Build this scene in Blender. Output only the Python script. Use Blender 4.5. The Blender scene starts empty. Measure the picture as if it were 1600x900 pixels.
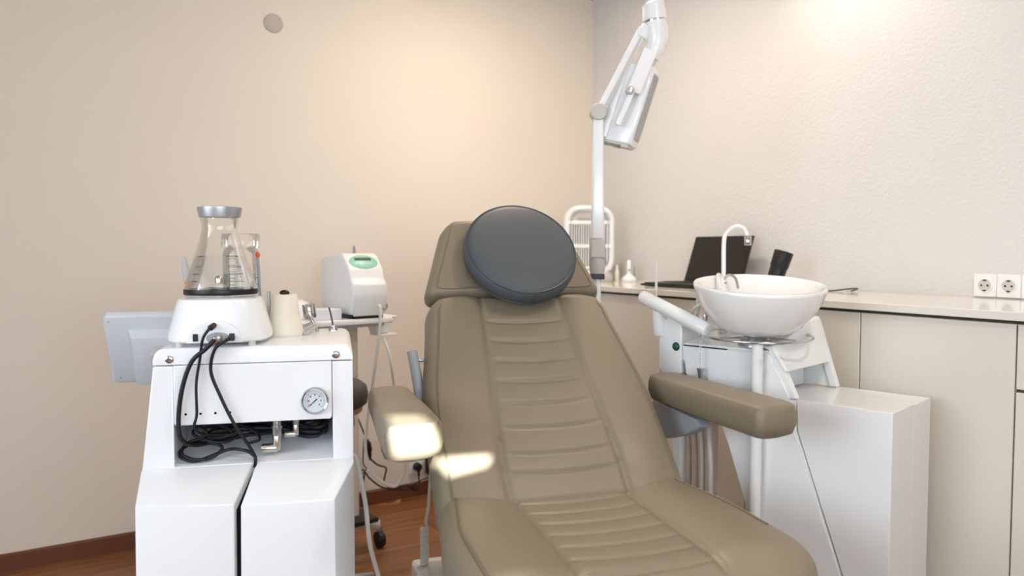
import bpy, bmesh, math, random
from mathutils import Vector, Matrix
random.seed(7)
SC = bpy.context.scene
COL = SC.collection
PI = math.pi
R = math.radians

# ------------------------------------------------------------------ camera
cam_d = bpy.data.cameras.new('camera')
cam = bpy.data.objects.new('camera', cam_d); COL.objects.link(cam)
cam_d.sensor_width = 36.0
cam_d.lens = 26.64
cam_d.clip_start = 0.02
cam.location = (-2.584, -3.342, 1.187)
cam.rotation_euler = (R(90 - 2.756), 0, R(-31.7))
cam_d.dof.use_dof = True
cam_d.dof.focus_distance = 1.8
cam_d.dof.aperture_fstop = 3.2
SC.camera = cam

# ------------------------------------------------------------------ world, sun, lamps, exposure
world = bpy.data.worlds.new('World'); SC.world = world
world.use_nodes = True
world.node_tree.nodes['Background'].inputs[0].default_value = (0.62, 0.78, 1.0, 1)
world.node_tree.nodes['Background'].inputs[1].default_value = 1.0

def light(name, kind, loc, energy, color, **kw):
    d = bpy.data.lights.new(name, kind); d.energy = energy; d.color = color
    o = bpy.data.objects.new(name, d); COL.objects.link(o); o.location = loc
    for k, v in kw.items():
        if k == 'rot': o.rotation_euler = v
        elif k == 'dir': o.rotation_euler = Vector(v).to_track_quat('-Z', 'Y').to_euler()
        else: setattr(d, k, v)
    return o
DAY = (0.79, 0.895, 1.0)
WARM = (1.0, 0.84, 0.68)
light('sun', 'SUN', (-6, -12, 6), 21.0, (0.95, 1.0, 1.0), dir=(0.33416, 0.87619, -0.34732), angle=R(0.45))
# area lamp for daylight, set before a made-up blinded window in the left wall
light('left_daylight_fill', 'AREA', (-4.93, -2.85, 1.55), 22.0, DAY, shape='RECTANGLE', size=2.5, size_y=1.3, dir=(1, -0.05, -0.05), spread=R(125))
# fill lamp added at an invented blinded window behind the camera
light('rear_daylight_fill', 'AREA', (-2.9, -5.13, 1.38), 23.0, DAY, shape='RECTANGLE', size=2.4, size_y=0.95, dir=(0, 1, 0.05), spread=R(150))
# recessed ceiling downlights
light('downlight_by_cabinets', 'SPOT', (-0.26, -1.63, 2.52), 7.5, (1.0, 0.88, 0.75), spot_size=R(125), spot_blend=0.8, shadow_soft_size=0.04, dir=(0.12, 0, -1))
light('downlight_back', 'AREA', (-0.95, -0.95, 2.53), 9.5, WARM, shape='DISK', size=0.16, dir=(0, 0, -1))
light('downlight_front', 'AREA', (-1.3, -3.0, 2.53), 8.0, WARM, shape='DISK', size=0.16, dir=(0, 0, -1))
SC.view_settings.view_transform = 'Standard'
SC.view_settings.look = 'None'
SC.view_settings.gamma = 1.0
SC.view_settings.use_curve_mapping = False
SC.view_settings.exposure = 0.86

# ------------------------------------------------------------------ materials
def lin(c):
    return tuple(((v / 255) / 12.92) if v / 255 <= 0.04045 else (((v / 255) + 0.055) / 1.055) ** 2.4 for v in c)
MATS = {}
def mat(name, rgb, rough=0.5, metal=0.0, spec=0.5, bump=0, bscale=200, var=0, vscale=8, coat=0, trans=0, ior=1.45, alpha=1, emit=0, bdist=0.002):
    if name in MATS: return MATS[name]
    m = bpy.data.materials.new(name); m.use_nodes = True
    nt = m.node_tree; b = nt.nodes['Principled BSDF']
    c = (*lin(rgb), 1)
    b.inputs['Base Color'].default_value = c
    b.inputs['Roughness'].default_value = rough
    b.inputs['Metallic'].default_value = metal
    b.inputs['Specular IOR Level'].default_value = spec
    b.inputs['Coat Weight'].default_value = coat
    b.inputs['Coat Roughness'].default_value = 0.08
    b.inputs['Transmission Weight'].default_value = trans
    b.inputs['IOR'].default_value = ior
    b.inputs['Alpha'].default_value = alpha
    tc = nt.nodes.new('ShaderNodeTexCoord')
    nz = nt.nodes.new('ShaderNodeTexNoise'); nz.inputs['Scale'].default_value = vscale; nz.inputs['Detail'].default_value = 3
    nt.links.new(tc.outputs['Object'], nz.inputs['Vector'])
    mx = nt.nodes.new('ShaderNodeMix'); mx.data_type = 'RGBA'
    k = 1 - max(var, 0.015)
    mx.inputs[6].default_value = tuple(v * k for v in c[:3]) + (1,)
    mx.inputs[7].default_value = tuple(min(1, v * (2 - k)) for v in c[:3]) + (1,)
    nt.links.new(nz.outputs['Fac'], mx.inputs[0]); nt.links.new(mx.outputs[2], b.inputs['Base Color'])
    if bump:
        n2 = nt.nodes.new('ShaderNodeTexNoise'); n2.inputs['Scale'].default_value = bscale; n2.inputs['Detail'].default_value = 4
        nt.links.new(tc.outputs['Object'], n2.inputs['Vector'])
        bp = nt.nodes.new('ShaderNodeBump'); bp.inputs['Strength'].default_value = bump; bp.inputs['Distance'].default_value = bdist
        nt.links.new(n2.outputs['Fac'], bp.inputs['Height']); nt.links.new(bp.outputs['Normal'], b.inputs['Normal'])
    MATS[name] = m
    return m

def thin_glass(name, tint=(1, 1, 1), gloss=1.0):
    m = bpy.data.materials.new(name); m.use_nodes = True
    nt = m.node_tree; nt.nodes.remove(nt.nodes['Principled BSDF'])
    out = nt.nodes['Material Output']
    tr = nt.nodes.new('ShaderNodeBsdfTransparent'); tr.inputs[0].default_value = (*tint, 1)
    gl = nt.nodes.new('ShaderNodeBsdfGlossy'); gl.inputs['Roughness'].default_value = 0.03
    fr = nt.nodes.new('ShaderNodeFresnel'); fr.inputs[0].default_value = 1.55
    mu = nt.nodes.new('ShaderNodeMath'); mu.operation = 'MULTIPLY'; mu.inputs[1].default_value = gloss
    ms = nt.nodes.new('ShaderNodeMixShader')
    nt.links.new(fr.outputs[0], mu.inputs[0]); nt.links.new(mu.outputs[0], ms.inputs[0])
    nt.links.new(tr.outputs[0], ms.inputs[1]); nt.links.new(gl.outputs[0], ms.inputs[2])
    nt.links.new(ms.outputs[0], out.inputs['Surface'])
    MATS[name] = m
    return m

M_WALLB = mat('wall_paint_warm', (228, 218, 205), 0.85, spec=0.2, bump=0.15, bscale=120, bdist=0.001)
M_WALLR = mat('wall_roughcast', (212, 210, 208), 0.6, spec=0.35, bump=0.65, bscale=85, bdist=0.004)
M_CEIL = mat('ceiling_paint', (240, 236, 230), 0.9, spec=0.2)
M_WHITE = mat('white_gloss', (236, 238, 240), 0.22, spec=0.5, coat=0.3)
M_WHITE_S = mat('white_satin', (232, 232, 230), 0.4)
M_UNIT = mat('unit_white', (232, 233, 232), 0.2, coat=0.4)
M_CERAMIC = mat('ceramic', (242, 241, 238), 0.12, coat=0.6)
M_IVORY = mat('ivory_plastic', (236, 228, 212), 0.4)
M_CREAM = mat('cabinet_cream', (216, 211, 200), 0.32, spec=0.5, coat=0.2)
M_TOP = mat('worktop', (222, 218, 209), 0.16, coat=0.4)
M_GREY = mat('grey_plastic', (150, 156, 162), 0.45)
M_LGREY = mat('light_grey_plastic', (196, 194, 188), 0.45)
M_MON = mat('monitor_grey', (205, 210, 216), 0.42)
M_LEATH = mat('khaki_leather', (130, 119, 100), 0.42, spec=0.45, bump=0.12, bscale=420, var=0.04, vscale=5, bdist=0.0006)
M_PIPE = mat('khaki_piping', (114, 104, 85), 0.45)
M_PILL = mat('slate_leather', (76, 82, 86), 0.5, spec=0.4, bump=0.1, bscale=500, bdist=0.0005)
M_CHROME = mat('chrome', (205, 206, 208), 0.12, metal=1.0)
M_STEEL = mat('brushed_steel', (178, 180, 182), 0.3, metal=1.0)
M_BRASS = mat('nickel_fitting', (212, 207, 196), 0.28, metal=1.0)
M_BLACK = mat('black_plastic', (24, 24, 26), 0.4)
M_RUBBER = mat('black_cable', (18, 18, 20), 0.45)
M_SEAM = mat('seam_shadow', (84, 78, 68), 0.8, spec=0.1)
M_DARK = mat('dark_gap', (20, 20, 22), 0.8, spec=0.1)
M_SCREEN = mat('laptop_screen', (14, 10, 14), 0.12)
M_STOOL = mat('stool_vinyl', (62, 58, 56), 0.5)
M_WOODP = mat('stool_wood', (176, 124, 84), 0.5)
M_BASEB = mat('skirting_wood', (108, 64, 42), 0.45, var=0.15, vscale=12)
M_ORANGE = mat('orange_plastic', (226, 92, 36), 0.35)
M_TEAL = mat('teal_panel', (140, 200, 178), 0.35)
M_GREEN = mat('green_button', (20, 92, 62), 0.3)
M_WCABLE = mat('white_cable', (214, 210, 202), 0.5)
M_TUBE = mat('clear_tube', (224, 226, 224), 0.2, trans=0.6, ior=1.3)
M_PAPER = mat('paper_box', (226, 226, 230), 0.7)
M_DIAL = mat('dial_face', (206, 216, 222), 0.35)
M_RED = mat('red_print', (190, 60, 50), 0.5)
M_PRINT = mat('black_print', (40, 42, 46), 0.5)
M_WATER = thin_glass('water', (0.97, 0.985, 0.99), 0.45)
M_GLASS = thin_glass('clear_flask_glass', (0.985, 0.99, 0.992), 0.55)
M_SILVER = mat('silver_cap', (176, 178, 180), 0.35, metal=0.6)
M_FROST = mat('frosted_plastic', (214, 216, 218), 0.45, trans=0.5, ior=1.2)

def wood_mat():
    m = bpy.data.materials.new('floor_laminate'); m.use_nodes = True
    nt = m.node_tree; b = nt.nodes['Principled BSDF']; b.inputs['Roughness'].default_value = 0.38
    tc = nt.nodes.new('ShaderNodeTexCoord'); oi = nt.nodes.new('ShaderNodeObjectInfo')
    mp = nt.nodes.new('ShaderNodeMapping'); mp.inputs['Scale'].default_value = (1.6, 26, 1)
    ad = nt.nodes.new('ShaderNodeVectorMath'); ad.operation = 'ADD'
    ml = nt.nodes.new('ShaderNodeVectorMath'); ml.operation = 'SCALE'; ml.inputs[3].default_value = 37.0
    nt.links.new(oi.outputs['Random'], ml.inputs[0]); nt.links.new(tc.outputs['Object'], mp.inputs['Vector'])
    nt.links.new(mp.outputs[0], ad.inputs[0]); nt.links.new(ml.outputs[0], ad.inputs[1])
    nz = nt.nodes.new('ShaderNodeTexNoise'); nz.inputs['Scale'].default_value = 2.0; nz.inputs['Detail'].default_value = 6; nz.inputs['Distortion'].default_value = 0.7
    nt.links.new(ad.outputs[0], nz.inputs['Vector'])
    cr = nt.nodes.new('ShaderNodeValToRGB')
    cr.color_ramp.elements[0].position = 0.3; cr.color_ramp.elements[0].color = (*lin((112, 70, 42)), 1)
    cr.color_ramp.elements[1].position = 0.72; cr.color_ramp.elements[1].color = (*lin((160, 106, 66)), 1)
    nt.links.new(nz.outputs['Fac'], cr.inputs[0])
    hs = nt.nodes.new('ShaderNodeHueSaturation')
    mr = nt.nodes.new('ShaderNodeMapRange'); mr.inputs[3].default_value = 0.85; mr.inputs[4].default_value = 1.12
    nt.links.new(oi.outputs['Random'], mr.inputs[0]); nt.links.new(mr.outputs[0], hs.inputs['Value'])
    nt.links.new(cr.outputs[0], hs.inputs['Color']); nt.links.new(hs.outputs[0], b.inputs['Base Color'])
    return m
M_FLOOR = wood_mat()

# ------------------------------------------------------------------ mesh helpers
FLAT = set()
def obj(name, bm, m, parent=None, smooth=None, loc=None, rot=None):
    if smooth is None: smooth = 20 if id(bm) in FLAT else 50
    FLAT.discard(id(bm))
    bmesh.ops.recalc_face_normals(bm, faces=bm.faces)
    me = bpy.data.meshes.new(name); bm.to_mesh(me); bm.free()
    me.materials.append(m)
    if smooth:
        for p in me.polygons: p.use_smooth = True
        me.set_sharp_from_angle(angle=R(smooth))
    o = bpy.data.objects.new(name, me); COL.objects.link(o)
    if parent: o.parent = parent
    if loc is not None: o.location = loc
    if rot is not None: o.rotation_euler = rot
    return o
def share(o, parent, loc=None, rot=None):
    c = o.copy(); COL.objects.link(c); c.parent = parent
    if loc is not None: c.location = loc
    if rot is not None: c.rotation_euler = rot
    return c
def tag(o, label, cat, group=None):
    o['label'] = label; o['category'] = cat
    if group: o['group'] = group
    return o
def thing(name, label, cat, loc=(0, 0, 0), rz=0.0, group=None):
    e = bpy.data.objects.new(name, None); COL.objects.link(e)
    e.empty_display_size = 0.05; e.location = loc; e.rotation_euler = (0, 0, R(rz))
    return tag(e, label, cat, group)
def struct(o, label=None):
    o['kind'] = 'structure'
    if label: o['label'] = label
    return o
KEEP = []
def new():
    b = bmesh.new(); FLAT.discard(id(b)); return b
def bev(bm, geom_verts, w, seg=2):
    FLAT.add(id(bm))
    if w <= 0: return
    es = set()
    for v in geom_verts:
        for e in v.link_edges: es.add(e)
    bmesh.ops.bevel(bm, geom=list(es), offset=w, segments=seg, profile=0.5, affect='EDGES')
def box(bm, lo, hi, w=0.0, seg=2, M=None):
    lo = Vector(lo); hi = Vector(hi)
    r = bmesh.ops.create_cube(bm, size=1.0)
    vs = r['verts']
    for v in vs:
        v.co = Vector((lo.x + (v.co.x + .5) * (hi.x - lo.x), lo.y + (v.co.y + .5) * (hi.y - lo.y), lo.z + (v.co.z + .5) * (hi.z - lo.z)))
    if M is not None: bmesh.ops.transform(bm, matrix=M, verts=vs)
    bev(bm, vs, w, seg)
    return bm
def bx(lo, hi, w=0.0, seg=2): return box(new(), lo, hi, w, seg)
def prism(bm, poly, axis, a, b, w=0.0, seg=2):
    """extrude a 2D polygon along axis: axis x -> poly is (y,z); y -> (x,z); z -> (x,y)"""
    def mk(p, t):
        if axis == 'x': return (t, p[0], p[1])
        if axis == 'y': return (p[0], t, p[1])
        return (p[0], p[1], t)
    A = [bm.verts.new(mk(p, a)) for p in poly]; B = [bm.verts.new(mk(p, b)) for p in poly]
    n = len(poly)
    bm.faces.new(A); bm.faces.new(B[::-1])
    for i in range(n): bm.faces.new((A[i], B[i], B[(i + 1) % n], A[(i + 1) % n]))
    bmesh.ops.recalc_face_normals(bm, faces=bm.faces)
    bev(bm, A + B, w, seg)
    return bm
def hexa(bm, p, w=0.0, seg=2):
    """8 points: bottom ring 0-3, top ring 4-7"""
    v = [bm.verts.new(q) for q in p]
    for f in ((0, 3, 2, 1), (4, 5, 6, 7), (0, 1, 5, 4), (1, 2, 6, 5), (2, 3, 7, 6), (3, 0, 4, 7)): bm.faces.new([v[i] for i in f])
    bmesh.ops.recalc_face_normals(bm, faces=bm.faces)
    bev(bm, v, w, seg)
    return bm
def lathe(bm, prof, seg=32, M=None, sq=None):
    """profile of (r,z); sq=(n,) superellipse exponent for rounded-square plans"""
    rings = []
    new_v = []
    for r, z in prof:
        if r < 1e-6:
            v = bm.verts.new((0, 0, z)); rings.append([v]); new_v.append(v); continue
        ring = []
        for i in range(seg):
            t = 2 * PI * i / seg; c, s = math.cos(t), math.sin(t)
            k = 1.0
            if sq: k = (abs(c) ** sq + abs(s) ** sq) ** (-1.0 / sq)
            v = bm.verts.new((r * k * c, r * k * s, z)); ring.append(v); new_v.append(v)
        rings.append(ring)
    for a, b in zip(rings, rings[1:]):
        if len(a) == 1 and len(b) == 1: continue
        for i in range(seg):
            j = (i + 1) % seg
            if len(a) == 1: bm.faces.new((a[0], b[i], b[j]))
            elif len(b) == 1: bm.faces.new((a[i], a[j], b[0]))
            else: bm.faces.new((a[i], a[j], b[j], b[i]))
    if M is not None: bmesh.ops.transform(bm, matrix=M, verts=new_v)
    return bm
def smooth_path(pts, sub=8):
    P = [Vector(p) for p in pts]
    if len(P) < 3 or sub <= 1: return P
    Q = [P[0] * 2 - P[1]] + P + [P[-1] * 2 - P[-2]]
    out = []
    for i in range(1, len(Q) - 2):
        p0, p1, p2, p3 = Q[i - 1:i + 3]
        for k in range(sub):
            t = k / sub
            out.append(0.5 * ((2 * p1) + (p2 - p0) * t + (2 * p0 - 5 * p1 + 4 * p2 - p3) * t * t + (3 * p1 - p0 - 3 * p2 + p3) * t ** 3))
    out.append(P[-1])
    return out
def tube(bm, pts, r, seg=10, sub=8, radii=None, closed=False):
    P = smooth_path(pts, sub) if sub > 1 else [Vector(p) for p in pts]
    n = len(P)
    T = []
    for i in range(n):
        if closed: d = P[(i + 1) % n] - P[i - 1]
        else: d = P[min(i + 1, n - 1)] - P[max(i - 1, 0)]
        T.append(d.normalized() if d.length > 1e-9 else Vector((0, 0, 1)))
    up = Vector((0, 0, 1)) if abs(T[0].z) < 0.9 else Vector((1, 0, 0))
    N = (up - T[0] * up.dot(T[0])).normalized()
    rings = []
    for i in range(n):
        N = (N - T[i] * N.dot(T[i])).normalized()
        B = T[i].cross(N)
        rr = r if radii is None else radii[min(int(round(i * (len(radii) - 1) / max(n - 1, 1))), len(radii) - 1)]
        rings.append([bm.verts.new(P[i] + (N * math.cos(2 * PI * k / seg) + B * math.sin(2 * PI * k / seg)) * rr) for k in range(seg)])
    rng = range(n) if closed else range(n - 1)
    for i in rng:
        a, b = rings[i], rings[(i + 1) % n]
        for k in range(seg):
            bm.faces.new((a[k], a[(k + 1) % seg], b[(k + 1) % seg], b[k]))
    if not closed:
        bm.faces.new(rings[0][::-1]); bm.faces.new(rings[-1])
    return bm
def cyl(bm, a, b, r, seg=20, w=0.0, r2=None):
    a = Vector(a); b = Vector(b); L = (b - a).length
    M = Matrix.Translation(a) @ (b - a).to_track_quat('Z', 'Y').to_matrix().to_4x4()
    r2 = r if r2 is None else r2
    if w > 0:
        prof = [(0, 0), (r - w, 0), (r - w * .3, w * .3), (r, w), (r2, L - w), (r2 - w * .3, L - w * .3), (r2 - w, L), (0, L)]
    else: prof = [(0, 0), (r, 0), (r2, L), (0, L)]
    return lathe(bm, prof, seg, M)
def ring(bm, c, R0, r, n=48, seg=8, M=None):
    pts = [Vector((R0 * math.cos(2 * PI * i / n), R0 * math.sin(2 * PI * i / n), 0)) for i in range(n)]
    pts = [(M @ p if M is not None else p) + Vector(c) for p in pts]
    return tube(bm, pts, r, seg, 1, closed=True)

# ------------------------------------------------------------------ setting
XL, YF, H = -5.0, -5.2, 2.55
floor = struct(obj('floor', bx((XL, YF, -0.06), (0, 0, -0.012)), M_DARK, smooth=0), 'orange-brown laminate plank floor')
PL, PW = 1.285, 0.193
plank_full = obj('plank', bx((0.0008, 0.0008, -0.0118), (PL - 0.0008, PW - 0.0008, 0), 0.0012, 1), M_FLOOR, floor, smooth=0)
first = True
row = 0; y = YF
while y < -0.001:
    wy = min(PW, -y)
    x = XL - (row * 0.43) % PL
    while x < 0:
        if x >= XL and x + PL <= 0 and wy == PW:
            if first: plank_full.location = (x, y, 0); first = False
            else: share(plank_full, floor, (x, y, 0))
        else:
            a = max(x, XL); b = min(x + PL, 0)
            if b - a > 0.02:
                obj('plank', bx((a + .0008, y + .0008, -0.0118), (b - .0008, y + wy - .0008, 0), 0.0012, 1), M_FLOOR, floor, smooth=0)
        x += PL
    y += PW; row += 1
struct(obj('wall_back', bx((XL - .1, 0, -0.06), (0.1, 0.1, H + .1)), M_WALLB, smooth=0), 'warm off-white smooth painted wall')
struct(obj('wall_right', bx((0, YF - .1, -0.06), (0.1, 0, H + .1)), M_WALLR, smooth=0), 'off-white roughcast plaster wall above the cabinets')
struct(obj('wall_left', bx((XL - .1, YF - .1, -0.06), (XL, 0, H + .1)), M_WALLB, smooth=0))
struct(obj('ceiling', bx((XL - .1, YF - .1, H), (0.1, 0.1, H + .1)), M_CEIL, smooth=0))
bb = new(); prism(bb, [(-0.0125, 0), (0, 0), (0, 0.066), (-0.007, 0.066), (-0.0125, 0.060)], 'x', XL, 0)
struct(obj('baseboard_back', bb, M_BASEB, smooth=0), 'reddish-brown wooden skirting board')
# wall behind the camera with an added gap shaped to cast the armrest sun patch
gx0, gx1, gz0, gz1 = -3.32, -2.92, 1.97, 2.25
wf = new()
for (x0, x1, z0, z1) in ((XL, gx0, -0.06, H), (gx1, 0, -0.06, H), (gx0, gx1, -0.06, gz0), (gx0, gx1, gz1, H)):
    box(wf, (x0, YF - .1, z0), (x1, YF, z1))
wall_front = struct(obj('wall_front', wf, M_WALLB, smooth=0))
gap = [(-3.253, 2.173), (-3.178, 2.160), (-3.135, 2.072), (-2.982, 2.054), (-2.999, 2.028), (-3.099, 2.020), (-3.125, 2.055), (-3.243, 2.062)]
w2 = new()
for yy in (YF - 0.012, YF - 0.002):
    E_ = []
    for L_ in ([(gx0 - .002, gz0 - .002), (gx1 + .002, gz0 - .002), (gx1 + .002, gz1 + .002), (gx0 - .002, gz1 + .002)], gap):
        vv = [w2.verts.new((p[0], yy, p[1])) for p in L_]
        E_ += [w2.edges.new((vv[k], vv[(k + 1) % len(vv)])) for k in range(len(vv))]
    bmesh.ops.triangle_fill(w2, edges=E_, use_beauty=True)
struct(obj('sun_gap_plate', w2, M_WHITE_S, smooth=0))  # unseen plate, its cut-out added to shape the sunbeam
WY0, WY1, WZ0, WZ1 = -4.15, -1.55, 0.88, 2.22
w1 = new()
for (y0, y1, z0, z1) in ((WY0, WY1, WZ0, WZ0 + .05), (WY0, WY1, WZ1 - .05, WZ1), (WY0, WY0 + .05, WZ0 + .05, WZ1 - .05), (WY1 - .05, WY1, WZ0 + .05, WZ1 - .05)):
    box(w1, (XL + .002, y0, z0), (XL + .04, y1, z1))
win = struct(obj('added_window_left', w1, M_WHITE_S, smooth=0))  # invented window out of view, backing for the left daylight lamp
obj('blind', bx((XL + .01, WY0 + .05, WZ0 + .05), (XL + .018, WY1 - .05, WZ1 - .05)), M_PAPER, win, smooth=0)

w3 = new()
for (x0, x1, z0, z1) in ((-4.35, -1.85, 0.87, 0.92), (-4.35, -1.85, 1.84, 1.89), (-4.35, -4.30, 0.92, 1.84), (-1.90, -1.85, 0.92, 1.84)):
    box(w3, (x0, YF + .002, z0), (x1, YF + .04, z1))
win3 = struct(obj('added_window_rear', w3, M_WHITE_S, smooth=0))  # unseen window made up to house the rear fill lamp
obj('blind', bx((-4.30, YF + .01, 0.92), (-1.90, YF + .018, 1.84)), M_PAPER, win3, smooth=0)

# round blank cover plate high on the back wall
o = obj('wall_cover_plate', lathe(new(), [(0, 0), (0.041, 0), (0.041, 0.003), (0.038, 0.006), (0, 0.007)], 40), mat('cover_plate_paint', (192, 181, 172), 0.6), loc=(-1.722, 0, 2.163), rot=(R(90), 0, 0))
tag(o, 'small round blank cover plate high on the back wall', 'cover plate')

# ------------------------------------------------------------------ cabinets along the right wall
CT = 1.038            # worktop height
CFX = -0.553          # worktop front edge
o = obj('worktop', bx((CFX, -4.6, CT - 0.022), (-0.001, -0.002, CT), 0.0015, 1), M_TOP, smooth=0)
tag(o, 'long glossy cream worktop running along the right wall', 'worktop')
seams = [-0.004, -0.30, -0.72, -1.14, -1.566, -1.988, -2.410, -2.83, -3.25]
names = ['narrow cream cabinet in the far corner where worktop meets back wall',
         'cream cabinet below the small white charging device, beside the chair headrest',
         'cream cabinet below the open laptop',
         'cream cabinet behind the wash-basin unit',
         'cream cabinet with plain door just right of the wash-basin unit tower',
         'wide plain cream cabinet door between two dark seams, right of basin unit',
         'cream drawer cabinet at the right edge of the picture',
         ]
DX = -0.541
for i in range(len(seams) - 2):
    a, b = seams[i], seams[i + 1]
    c = thing('cabinet', names[i], 'cabinet', (0, 0, 0), 0, 'cream cabinets along the right wall')
    obj('body', bx((DX + 0.02, b + 0.001, 0.08), (-0.002, a - 0.001, CT - 0.030)), M_DARK if False else M_CREAM, c, smooth=0)
    obj('plinth', bx((DX + 0.06, b + 0.001, 0.0), (DX + 0.08, a - 0.001, 0.08)), M_CREAM, c, smooth=0)
    g = 0.0022
    if i == 6:
        obj('drawer', bx((DX, b + g, 0.846), (DX + 0.018, a - g, CT - 0.031), 0.0012, 1), M_CREAM, c, smooth=0)
        obj('door', bx((DX, b + g, 0.085), (DX + 0.018, a - g, 0.838), 0.0012, 1), M_CREAM, c, smooth=0)
        obj('handle_gap', bx((DX + 0.012, b + g, 0.838), (DX + 0.019, a - g, 0.846)), M_SEAM, c, smooth=0)
    else:
        obj('door', bx((DX, b + g, 0.085), (DX + 0.018, a - g, CT - 0.031), 0.0012, 1), M_CREAM, c, smooth=0)
    obj('seam', bx((DX + 0.0185, b - 0.0005, 0.085), (DX + 0.0195, a + 0.0005, CT - 0.024)), M_SEAM, c, smooth=0)

# wall sockets above the worktop
def socket(label, loc, rz, group):
    s = thing('wall_socket', label, 'socket', loc, rz, group)   # local -y faces the room
    obj('cover', bx((-0.0352, -0.011, -0.0365), (0.0352, 0, 0.0365), 0.003, 2), M_WHITE_S, s)
    M = Matrix.Translation((0, -0.011, 0)) @ Matrix.Rotation(R(90), 4, 'X')
    rim = lathe(new(), [(0.0215, -0.0002), (0.0235, 0.0), (0.0235, 0.002), (0.0215, 0.0025), (0.0195, 0.001), (0.0195, -0.0006)], 32, M)
    obj('rim', rim, M_WHITE_S, s)
    ins = obj('insert', lathe(new(), [(0, 0.0002), (0.0195, 0.0002), (0.0195, 0.001), (0, 0.001)], 32, M), M_LGREY, s)
    for dx in (-0.0095, 0.0095):
        obj('hole', lathe(new(), [(0, 0.0008), (0.0032, 0.0008), (0.0032, 0.0016), (0, 0.0016)], 12, Matrix.Translation((dx, 0, 0)) @ M), M_DARK, ins)
    for dz in (-0.0165, 0.0165):
        obj('earth_clip', bx((-0.005, -0.0135, dz - 0.0022), (0.005, -0.0112, dz + 0.0022)), M_STEEL if False else M_PRINT, ins)
    return s
sz = CT + 0.0365 + 0.034
sz = 1.072
for k, (yy, lab) in enumerate(((-2.069, 'left wall socket of the white row above the worktop'), (-2.140, 'second wall socket of the white row above the worktop'), (-2.211, 'wall socket cut off by the right picture edge'))):
    socket(lab, (0, yy, sz + 0.006), -90, 'sockets above the worktop')

# ------------------------------------------------------------------ things on the worktop
# insect trap / grille appliance in the corner
f = thing('grille_appliance', 'white upright appliance with arched handle and vertical bar grille in the corner', 'appliance', (-0.272, -0.330, CT), -27)
W2, HH = 0.124, 0.375
def rrect(w, z0, z1, r, n=8):
    pts = []
    for cx, cz, a0 in ((w - r, z1 - r, 0), (-w + r, z1 - r, 90), (-w + r, z0 + r, 180), (w - r, z0 + r, 270)):
        for i in range(n + 1):
            t = R(a0 + 90 * i / n); pts.append((cx + r * math.cos(t), cz + r * math.sin(t)))
    return pts
fr = new()
tube(fr, [(x, 0, z) for x, z in rrect(W2 - 0.012, 0.045, HH - 0.012, 0.065)], 0.0155, 12, 1, closed=True)
obj('frame', fr, M_WHITE_S, f)
obj('back_panel', prism(new(), rrect(W2 - 0.016, 0.05, HH - 0.085, 0.03), 'y', 0.016, 0.022), mat('grille_shade', (150, 148, 148), 0.6), f)
obj('inner_rim', tube(new(), [(x, -0.010, z) for x, z in rrect(W2 - 0.030, 0.06, HH - 0.030, 0.055)], 0.0045, 8, 1, closed=True), mat('lilac_grey', (168, 168, 176), 0.5), f)
obj('base', lathe(new(), [(0, 0), (0.11, 0), (0.116, 0.006), (0.116, 0.03), (0.105, 0.045), (0, 0.048)], 40, Matrix.Diagonal((1, 0.62, 1, 1)), sq=3.2), M_LGREY, f)
for zz in (0.055, 0.165, HH - 0.092):
    obj('cross_bar', bx((-W2 + 0.014, -0.014, zz), (W2 - 0.014, 0.012, zz + 0.02), 0.004), M_WHITE_S, f)
obj('lamp_housing', bx((-0.06, -0.004, HH - 0.072), (0.06, 0.010, HH - 0.060), 0.003), M_GREY, f)
gb = obj('grille_bar', cyl(new(), (0, -0.008, 0.06), (0, -0.008, HH - 0.08), 0.0034, 8), M_WHITE_S, f)
n = 16
for i in range(n):
    x = -W2 + 0.036 + i * (2 * W2 - 0.072) / (n - 1)
    if i == 0: gb.location.x = x
    else: share(gb, f, (x, 0, 0))
ub = obj('tube_lamp', cyl(new(), (-0.035, 0.006, 0.07), (-0.035, 0.006, HH - 0.1), 0.006, 10), M_GREY, f)
share(ub, f, (0.07, 0, 0))

d = thing('charging_stand', 'small white device with domed base and upright handle beside the corner appliance', 'device', (-0.118, -0.452, CT), -30)
obj('base', lathe(new(), [(0, 0), (0.036, 0), (0.039, 0.004), (0.039, 0.014), (0.03, 0.024), (0.016, 0.034), (0.012, 0.042), (0, 0.044)], 32), M_WHITE, d)
hd = obj('handle', lathe(new(), [(0, 0.038), (0.010, 0.04), (0.0115, 0.07), (0.0115, 0.095), (0.009, 0.104), (0.004, 0.108), (0, 0.109)], 20), M_WHITE, d)
obj('button', bx((-0.003, -0.0135, 0.052), (0.003, -0.008, 0.062), 0.0015), M_BLACK, hd)
bo = thing('small_bottle', 'small pale bottle standing between corner appliance and white charging device', 'bottle', (-0.128, -0.372, CT))
obj('body', lathe(new(), [(0, 0), (0.011, 0), (0.012, 0.003), (0.012, 0.05), (0.006, 0.06), (0.006, 0.066), (0, 0.066)], 20), M_IVORY, bo)
obj('cap', lathe(new(), [(0.0065, 0.064), (0.0065, 0.078), (0.005, 0.081), (0, 0.081)], 16), M_WHITE_S, bo)
gl = thing('clear_tumbler', 'clear plastic tumbler against the wall in the corner of the worktop', 'tumbler', (-0.055, -0.395, CT))
obj('body', lathe(new(), [(0, 0.001), (0.018, 0.001), (0.022, 0.075), (0.0205, 0.075), (0.017, 0.003), (0, 0.003)], 24), M_GLASS, gl)
obj('brush', cyl(new(), (0.0, 0, 0.006), (0.008, 0.004, 0.1), 0.002, 8), M_GREY, gl)

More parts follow.
